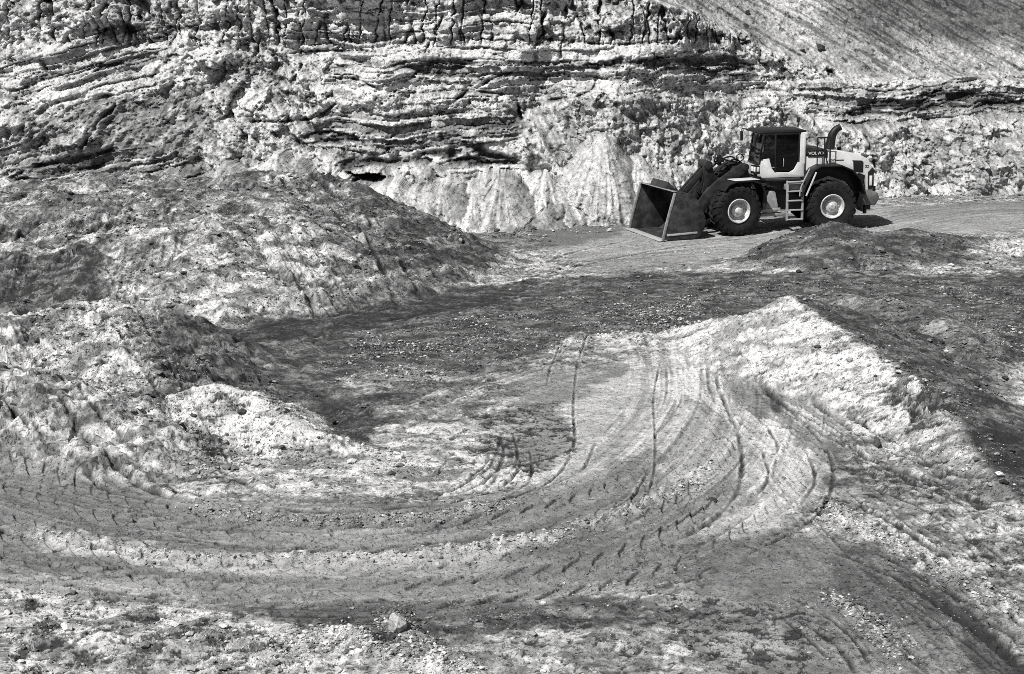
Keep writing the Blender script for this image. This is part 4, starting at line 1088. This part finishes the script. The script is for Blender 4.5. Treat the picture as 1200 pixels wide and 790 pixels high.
m.build("cab_frame", BLACK, cab_o, 0.008, xf=CX)
MB().prism([(1.24, 3.62), (1.22, 3.66), (.9, 3.70), (-.95, 3.70), (-1.06, 3.67), (-1.06, 3.61), (1.0, 3.60)], -.85, .85).build("roof", BLACK, cab_o, 0.02, xf=CX)
for s in (1, -1):
    MB().box((-.98, s * .83, 3.0), (.10, .03, 1.15)).build("rear_post", PAINT, cab_o, 0.006, xf=CX)
for s in (1, -1):
    y = s * .795
    MB().prism([(1.03, 2.50), (.82, 3.56), (.38, 3.56), (.38, 2.2), (.52, 2.40), (.64, 2.68)], y - .006, y + .006).build("window", GLASS, cab_o, 0, xf=CX)
    MB().prism([(.29, 2.16), (.29, 3.56), (-.73, 3.56), (-.68, 2.56), (-.5, 2.26), (-.28, 2.16)], y - .006, y + .006).build("door_glass", TINT, cab_o, 0, xf=CX)
    MB().tube([(-.02, s * .86, 2.35), (-.02, s * .9, 2.5), (-.02, s * .86, 2.65)], .018, 6).build("door_handle", RUNG, cab_o, 0, xf=CX)
MB().prism([(1.06, 2.45), (1.07, 2.45), (.86, 3.57), (.85, 3.57)], -.76, .76).build("windscreen", GLASS, cab_o, 0, xf=CX)
MB().prism([(-.965, 2.66), (-.955, 2.66), (-.955, 3.56), (-.965, 3.56)], -.76, .76).build("rear_window", TINT, cab_o, 0, xf=CX)
m = MB().box((-.25, 0, 2.36), (.55, .55, .16)).box((-.52, 0, 2.78), (.16, .52, .75), (0, -.12, 0)).box((-.55, 0, 3.24), (.12, .3, .2)).box((-.2, .36, 2.55), (.4, .10, .08)).box((-.2, -.36, 2.55), (.4, .12, .10)).box((-.25, 0, 2.16), (.35, .4, .3))
m.build("seat", SEATM, cab_o, 0.03, xf=CX)
m = MB().cyl((.62, 0, 2.05), (.42, 0, 2.72), .06)
ring = [(.42 + .19 * math.cos(a) * .35, .19 * math.sin(a), 2.74 + .19 * math.cos(a) * .9) for a in [i * 2 * math.pi / 20 for i in range(21)]]
m.tube(ring, .018, 6, False).box((.75, 0, 2.35), (.3, .8, .5)).build("steering_wheel", BLACK, cab_o, 0.01, xf=CX)
MB().box((.05, -.55, 2.5), (.9, .3, .55)).build("console", BLACK, cab_o, 0.02, xf=CX)
MB().box((.70, -.35, 3.2), (.05, .22, .3)).build("display", BLACK, cab_o, 0.01, xf=CX)
# mirrors, beacon, rails
for s in (1, -1):
    MB().tube([(1.2, s * .80, 3.66), (1.34, s * .98, 3.66), (1.36, s * 1.02, 3.55)], .02, 6).box((1.36, s * 1.03, 3.38), (.08, .22, .36)).build("mirror", BLACK, cab_o, 0.015, xf=CX)
b_ = MB().cyl((-.80, .45, 3.76), (-.80, .45, 3.98), .025).cyl((-.80, .45, 3.95), (-.80, .45, 3.99), .07).build("beacon_post", BLACK, cab_o, 0, xf=CX)
MB().cyl((-.80, .45, 3.99), (-.80, .45, 4.14), .075, .06).build("beacon", BLACK, b_, 0.006, xf=CX)
MB().cyl((-.3, -.4, 3.76), (-.3, -.4, 4.25), .008).build("aerial", BLACK, cab_o, 0, xf=CX)

# ---- platform, steps, tank between the wheels
MB().box((.05, .92, 1.88), (1.9, .36, .07)).box((.05, -.92, 1.88), (1.9, .36, .07)).box((0.0, 0, 1.80), (1.7, 1.7, .10)).build("platform", DARK, root, 0.008)
lad = MB()
for x in (-.32, -.88):
    lad.prism([(x - .035, .42), (x + .035, .42), (x + .035, 1.86), (x - .035, 1.86)], 1.30, 1.42)
ladder = lad.build("ladder", RUNG, root, 0.006)
for z in (.46, .80, 1.14, 1.48, 1.82):
    MB().box((-.60, 1.36, z), (.60, .20, .04)).build("rung", RUNG, ladder, 0.006)
MB().prism([(.50, .72), (-.04, .72), (-.04, .95), (.06, 1.45), (.26, 1.48), (.34, 1.25)], .70, 1.15).build("tank", GREY, root, 0.02)
MB().box((.42, 1.0, .95), (.16, .22, .5)).cyl((.62, .8, 1.0), (.62, .8, 1.5), .09).box((.2, 1.0, .62), (1.1, .3, .10)).box((.72, .9, .72), (.2, .3, .2)).build("battery_box", GREY, root, 0.012)
MB().tube([(.5, .9, 1.6), (.3, 1.1, 1.66), (0, 1.1, 1.6)], .03, 6).tube([(.6, .7, 1.5), (.45, 1.0, 1.2), (.3, 1.1, .8)], .025, 6).build("fuel_hose", BLACK, root, 0)
MB().box((-.60, 1.10, 1.62), (.62, .30, .20)).build("step_box", GREY, root, 0.01)
MB().box((.78, .95, 1.72), (.20, .16, .30)).build("front_bracket", PAINT, root, 0.01)
MB().box((.25, 1.17, .80), (.75, .04, .09), (0, .08, 0)).build("guard_bar", RUNG, root, 0.006)
# grab rail from the steps up to the platform
MB().tube([(-.76, 1.44, 1.30), (-.80, 1.44, 1.62), (-1.08, 1.40, 2.20), (-1.12, 1.36, 2.26)], .028, 7).build("grab_rail", RUNG, root, 0)

MB().box((-3.42, .9, .78), (.22, .24, .22)).cyl((-3.35, .9, .78), (-3.35, .9, .52), .07).build("rear_step", BLACK, root, 0.01)
# ---- rear mudguards
for s in (1, -1):
    y0, y1 = (.72, 1.60) if s > 0 else (-1.60, -.72)
    pts = [(-.72, 1.28), (-.88, 1.72), (-1.15, 2.22), (-1.40, 2.34), (-2.15, 2.34), (-2.55, 2.16), (-2.85, 1.82), (-3.02, 1.30)]
    MB().strip(pts, -.05, y0, y1).build("rear_mudguard", BLACK, root, 0.006, xf=RX)
    # inner side plate of the arch
    yy = s * .92
    MB().prism(pts + [(-2.85, 1.25), (-2.5, 1.72), (-1.85, 1.95), (-1.2, 1.72), (-.95, 1.25)], yy - .03, yy + .03).build("wheel_arch", BLACK, root, 0.004, xf=RX)
    MB().prism([(-.82, 1.34), (-.87, 1.31), (-1.10, 1.86), (-1.22, 2.16), (-1.17, 2.18), (-1.05, 1.89)], s * 1.615 - .012, s * 1.615 + .012).build("mudguard_trim", PAINT, root, 0.004, xf=RX)
MB().box((-2.98, 1.15, .98), (.03, .7, .62)).build("mud_flap", BLACK, root, 0.004, xf=RX)
MB().box((-2.98, -1.15, .98), (.03, .7, .62)).build("mud_flap", BLACK, root, 0.004, xf=RX)

# ---- hood
bay = MB().prism([(-1.06, 1.6), (-1.06, 2.66), (-1.78, 2.66), (-1.78, 1.6)], -.86, .86).build("engine_bay", PAINT, root, 0.015, xf=RX)
bar = MB().prism([(-.98, 2.90), (-1.08, 2.665), (-1.80, 2.665), (-1.80, 2.90)], -.90, .90).build("name_band", BLACK, root, 0.012, xf=RX)
hood = MB().prism([(-1.80, 1.5), (-1.80, 2.86), (-2.3, 2.82), (-3.05, 2.66), (-3.36, 2.50), (-3.52, 2.15), (-3.55, 1.36), (-3.30, 1.36), (-3.25, 1.9), (-3.0, 2.0), (-2.6, 1.6)], -.86, .86).build("hood", PAINT, root, 0.04, xf=RX)
MB().prism([(-2.78, 2.42), (-2.74, 2.48), (-3.10, 2.46), (-3.16, 2.40), (-3.16, 2.02), (-2.80, 2.06)], .845, .872).build("side_vent", BLACK, hood, 0.006, xf=RX)
MB().prism([(-2.78, 2.42), (-2.74, 2.48), (-3.10, 2.46), (-3.16, 2.40), (-3.16, 2.02), (-2.80, 2.06)], -.872, -.845).build("side_vent", BLACK, hood, 0.006, xf=RX)
MB().prism([(-2.82, 1.94), (-3.16, 1.92), (-3.16, 1.40), (-2.90, 1.40)], .845, .874).build("lower_vent", BLACK, hood, 0.006, xf=RX)
MB().box((-2.28, .862, 2.50), (.30, .012, .035)).build("louvre_line", BLACK, hood, 0.002, xf=RX)
g = MB().prism([(-3.34, 2.02), (-3.50, 2.20), (-3.555, 2.15), (-3.575, 1.42), (-3.36, 1.40)], -.875, .878).build("rear_grille", BLACK, hood, 0.008, xf=RX)
MB().box((-3.45, .884, 1.72), (.10, .012, .36)).build("tail_light", LAMP, g, 0.004, xf=RX)
TX = Matrix.Rotation(math.pi, 4, 'Z') @ Matrix.Rotation(math.radians(90), 4, 'X')      # stands upright, reads from +Y
def on_side(x, y, z): return RX @ Matrix.Translation((x, y, z)) @ TX
text_mesh("lettering", "VOLVO", .15, on_side(-1.38, .902, 2.775), LETTER, bar, 1.12, bold=0.004)
text_mesh("lettering", "L220G", .115, on_side(-1.99, .862, 2.50), BLACK, hood, 0.85, bold=0.002)
text_mesh("lettering", "22", .13, on_side(-3.30, .862, 2.24), BLACK, hood, 1.1, bold=0.003)
# handrail on the mudguard deck
m = MB()
for x in (-1.36, -1.62, -1.84):
    m.tube([(x, 1.12, 2.36), (x, 1.12, 3.36)], .022, 6, False)
m.tube([(-1.36, 1.12, 3.36), (-1.84, 1.12, 3.36)], .022, 6, False).tube([(-1.62, 1.12, 2.9), (-1.84, 1.12, 2.9)], .018, 6, False)
m.tube([(-1.62, 1.12, 2.8), (-1.78, 1.12, 2.36)], .02, 6, False)
m.build("handrail", BLACK, root, 0, xf=RX)
# exhaust stack
MB().tube([(-2.10, .12, 2.72), (-2.14, .12, 3.05), (-2.20, .12, 3.35), (-2.32, .12, 3.54), (-2.50, .12, 3.64)], lambda t: .185 - .065 * t, 14).build("exhaust_pipe", BLACK, root, 0, xf=RX)
MB().cyl((-2.6, -.3, 2.7), (-2.6, -.3, 2.86), .08).build("filler_cap", BLACK, hood, 0.004, xf=RX)
# counterweight and hitch
MB().prism([(-2.95, 1.36), (-3.50, 1.36), (-3.68, 1.28), (-3.72, 1.05), (-3.58, .82), (-3.1, .86)], -1.10, 1.10).build("counterweight", CWT, root, 0.05, xf=RX)
MB().box((-3.78, .65, 1.24), (.22, .5, .22)).box((-3.72, .65, 1.42), (.1, .36, .12)).build("rear_lamp", STEEL, root, 0.02, xf=RX)
MB().box((-3.78, -.65, 1.24), (.22, .5, .22)).build("rear_lamp", STEEL, root, 0.02, xf=RX)
MB().tube([(-3.55, .5, .98), (-3.75, .55, .94), (-3.85, .55, 1.05), (-3.90, .5, 1.12)], .03, 7).build("tow_hitch", BLACK, root, 0.01, xf=RX)
# ================================================================== loose stones
_ICO = None
def ico():
    global _ICO
    if _ICO is None:
        V = np.array([(1, 0, 0), (-1, 0, 0), (0, 1, 0), (0, -1, 0), (0, 0, 1), (0, 0, -1), (.7, .7, .5), (-.7, .6, .5), (-.6, -.7, .5), (.7, -.6, .5)], F32)
        F = np.array([(4, 6, 7), (4, 7, 8), (4, 8, 9), (4, 9, 6), (6, 0, 2), (6, 2, 7), (7, 2, 1), (7, 1, 8), (8, 1, 3), (8, 3, 9), (9, 3, 0), (9, 0, 6), (5, 2, 0), (5, 1, 2), (5, 3, 1), (5, 0, 3)], np.int32)
        _ICO = (V, F)
    return _ICO

def scatter(name, areas, label, cat, mat):
    """areas: photograph polygon, stones per square metre, size range, tone range"""
    P, R_, Tn = [], [], []
    OT = []
    for ar in areas:
        poly, dens, (r0, r1), (t0, t1) = ar[:4]
        W_ = np.array([atz(*p) for p in poly], F32)
        lo, hi = W_.min(0), W_.max(0)
        n = int(dens * (hi[0] - lo[0]) * (hi[1] - lo[1]))
        q = (RNG.random((n, 2)) * (hi - lo) + lo).astype(F32)
        k = poly_sd(q[:, 0] + 0.5 * pn(q[:, 0], q[:, 1], 7), q[:, 1] + 0.5 * pn(q[:, 0], q[:, 1], 8), W_, 2.0) > 0
        clus = fbm(q[:, 0] * 0.7, q[:, 1] * 0.9, 3, 501)
        k &= RNG.random(n) < sst(-0.45, 0.35, clus)
        q = q[k]; m = len(q)
        P.append(q); OT.append(np.full(m, ar[4] if len(ar) > 4 else 0.62)); R_.append(np.minimum(r0 * 0.75 * (1 - RNG.random(m)) ** -0.42, r1 * 1.3)); Tn.append(t0 + (t1 - t0) * RNG.random(m) ** 1.4)
    for C_, wid, hgt in WINDROW:
        C = spline([atz(*p) for p in C_], 200); n = int(len(C) * 7)
        q = C[RNG.integers(0, len(C), n)] + RNG.normal(0, wid * 0.75, (n, 2))
        P.append(q.astype(F32)); OT.append(np.full(n, 0.75)); R_.append(np.minimum(0.009 * (1 - RNG.random(n)) ** -0.45, 0.034)); Tn.append(0.15 + 0.45 * RNG.random(n))
    P = np.concatenate(P); R_ = np.concatenate(R_).astype(F32); Tn = np.concatenate(Tn).astype(F32)
    h, Tl, _ = ground(P[:, 0].copy(), P[:, 1].copy())
    own_tone = RNG.random(len(P)) < np.concatenate(OT)
    Tn = np.where(own_tone, np.clip(Tl * np.exp2(RNG.normal(0.1, 0.55, len(P))), 0.03, 0.6), Tn).astype(F32)
    V, F = ico(); n = len(P)
    a = RNG.random(n) * 6.283; ca, sa = np.cos(a)[:, None], np.sin(a)[:, None]
    sc = (0.65 + 0.7 * RNG.random((n, 3))); sc[:, 2] *= 0.75
    jit = 1 + 0.35 * (RNG.random((n, len(V))) - 0.5)
    v = V[None] * jit[:, :, None] * sc[:, None, :] * R_[:, None, None]
    X = v[:, :, 0] * ca - v[:, :, 1] * sa + P[:, :1]; Y = v[:, :, 0] * sa + v[:, :, 1] * ca + P[:, 1:]
    Z = v[:, :, 2] + (h + 0.25 * R_)[:, None]
    co = np.stack([X, Y, Z], 2).reshape(-1, 3)
    FF = (F[None] + (np.arange(n) * len(V))[:, None, None]).reshape(-1, 3)
    o = grid_mesh(name, co, FF, np.repeat(Tn, len(V)), mat)
    o.data.polygons.foreach_set("use_smooth", np.zeros(len(FF), bool))
    print(name, n)
    return tag(o, label, cat, kind="stuff")

M_STONE = earth_material("stone", 0.5, 1.0, 0.4)
scatter("gravel", [
    ([(380, 420), (470, 385), (620, 370), (800, 345), (830, 350), (840, 385), (720, 400), (560, 432), (470, 450), (390, 450)], 330, (0.010, 0.036), (0.10, 0.55), 0.5),
    ([(420, 395), (560, 372), (590, 400), (480, 440), (400, 440)], 300, (0.011, 0.036), (0.14, 0.6), 0.4),
    ([(620, 345), (900, 325), (1230, 330), (1230, 345), (900, 350), (640, 372)], 200, (0.011, 0.04), (0.08, 0.45), 0.55),
    ([(1100, 335), (1230, 335), (1230, 430), (1168, 430)], 300, (0.011, 0.04), (0.10, 0.55), 0.45),
    ([(700, 360), (850, 350), (860, 380), (760, 398), (700, 396)], 420, (0.010, 0.036), (0.12, 0.58), 0.4),
    ([(240, 440), (440, 470), (430, 520), (330, 500)], 70, (0.015, 0.06), (0.05, 0.4)),
    ([(270, 704), (640, 702), (790, 690), (840, 720), (560, 742), (420, 770)], 150, (0.008, 0.028), (0.05, 0.5)),
    ([(560, 690), (840, 660), (830, 790), (560, 790)], 60, (0.008, 0.035), (0.1, 0.6)),
    ([(-20, 680), (280, 705), (420, 795), (-20, 800)], 420, (0.008, 0.05), (0.15, 0.7)),
    ([(330, 750), (700, 780), (700, 800), (330, 800)], 250, (0.008, 0.04), (0.2, 0.7)),
    ([(20, 360), (200, 450), (420, 520), (560, 560), (300, 575), (140, 540), (20, 470)], 420, (0.010, 0.06), (0.06, 0.55)),
    ([(180, 565), (560, 560), (560, 600), (200, 600)], 40, (0.01, 0.04), (0.2, 0.65)),
    ([(870, 385), (1100, 470), (1220, 580), (1220, 640), (1000, 500)], 420, (0.008, 0.05), (0.05, 0.6)),
    ([(960, 600), (1220, 640), (1220, 790), (900, 790)], 260, (0.006, 0.03), (0.05, 0.55)),
    ([(925, 348), (1060, 342), (1180, 430), (1165, 478), (1090, 460), (1000, 396)], 260, (0.010, 0.05), (0.03, 0.3)),
    ([(870, 300), (980, 262), (1190, 285), (1200, 322), (860, 322)], 110, (0.014, 0.07), (0.03, 0.35)),
    ([(600, 300), (860, 285), (840, 330), (560, 345)], 40, (0.012, 0.05), (0.05, 0.5)),
    ([(20, 250), (400, 230), (560, 290), (460, 345), (190, 385), (20, 320)], 130, (0.014, 0.075), (0.04, 0.5)),
    ([(420, 258), (600, 262), (740, 246), (740, 260), (600, 276), (470, 278)], 60, (0.022, 0.16), (0.15, 0.6)),
    ([(740, 246), (880, 240), (1040, 228), (1200, 224), (1200, 231), (1040, 236), (760, 258)], 40, (0.022, 0.14), (0.15, 0.6)),
    ([(500, 255), (740, 250), (740, 275), (520, 290)], 12, (0.02, 0.10), (0.15, 0.65)),
    ([(1040, 225), (1200, 222), (1200, 240), (1050, 244)], 12, (0.02, 0.12), (0.2, 0.6)),
], "loose gravel and crumbs of sand strewn over the quarry floor and heaps", "gravel", M_STONE)

def rock(px, py, size, tone, label, flat=0.7, seed=0, name="rock", on_face=False):
    if on_face:
        d = ray(px, py)
        kx = np.abs(cliff_co[:, 0] / cliff_co[:, 1] - d[0] / d[1]) + np.abs((cliff_co[:, 2] - CAMH) / cliff_co[:, 1] - d[2] / d[1])
        x0, y0, z0 = [float(v) for v in cliff_co[int(np.argmin(kx))]]
    else:
        x0, y0 = atz(px, py)
        for _ in range(6):
            z0 = float(ground(np.array([x0], F32), np.array([y0], F32))[0][0]); x0, y0 = atz(px, py, z0)
    bm = bmesh.new(); bmesh.ops.create_icosphere(bm, subdivisions=5, radius=1.0)
    V = np.array([v.co[:] for v in bm.verts], F32); F = np.array([[v.index for v in f.verts] for f in bm.faces], np.int32); bm.free()
    rs = np.random.default_rng(900 + seed)
    R = np.full(len(V), 1.25)                                   # cut by random planes: an angular broken block
    for _ in range(16):
        nrm = rs.normal(size=3); nrm /= np.linalg.norm(nrm)
        dd = V @ nrm
        R = np.minimum(R, np.where(dd > 0.15, (0.62 + 0.4 * rs.random()) / np.maximum(dd, 0.15), 9))
    V = V * (R + 0.05 * fbm(V[:, 0] * 3 + V[:, 2], V[:, 1] * 3 - V[:, 2], 3, 600 + seed))[:, None]
    V[:, 2] *= flat
    V = (V * size).astype(F32)
    t = tone * np.exp2(0.9 * fbm(V[:, 0] / size * 3, V[:, 2] / size * 3 + V[:, 1] / size, 3, 680 + seed))
    o = grid_mesh(name, V, F, np.clip(t, .03, .66), M_STONE)
    o.location = (x0, y0, z0 + 0.30 * size * flat)
    return tag(o, label, "rock")

rock(1027, 524, 0.09, 0.08, "small upright dark rock standing in the ruts beside the long pale sand heap", 1.5, 1)
rock(466, 738, 0.11, 0.36, "pale upright clod of earth on the dark gravel patch nearest the camera", 1.4, 2, "clod")
rock(637, 707, 0.05, 0.62, "white pebble on the dark gravel patch, beside the tyre tread band", 0.7, 3, "pebble")
rock(834, 587, 0.08, 0.05, "flat black stone alone on the smooth pale sand inside the track bend", 0.4, 4, "stone")
rock(962, 58, 0.22, 0.05, "larger dark block lying on the smooth sandy slope above the loader's cab", 0.9, 6, on_face=True)
rock(940, 60, 0.12, 0.06, "smaller dark block lying on the smooth sandy slope above the loader's cab", 0.8, 7, on_face=True)
rock(876, 16, 0.16, 0.06, "dark block at the very top of the smooth sandy slope", 0.8, 8, on_face=True)
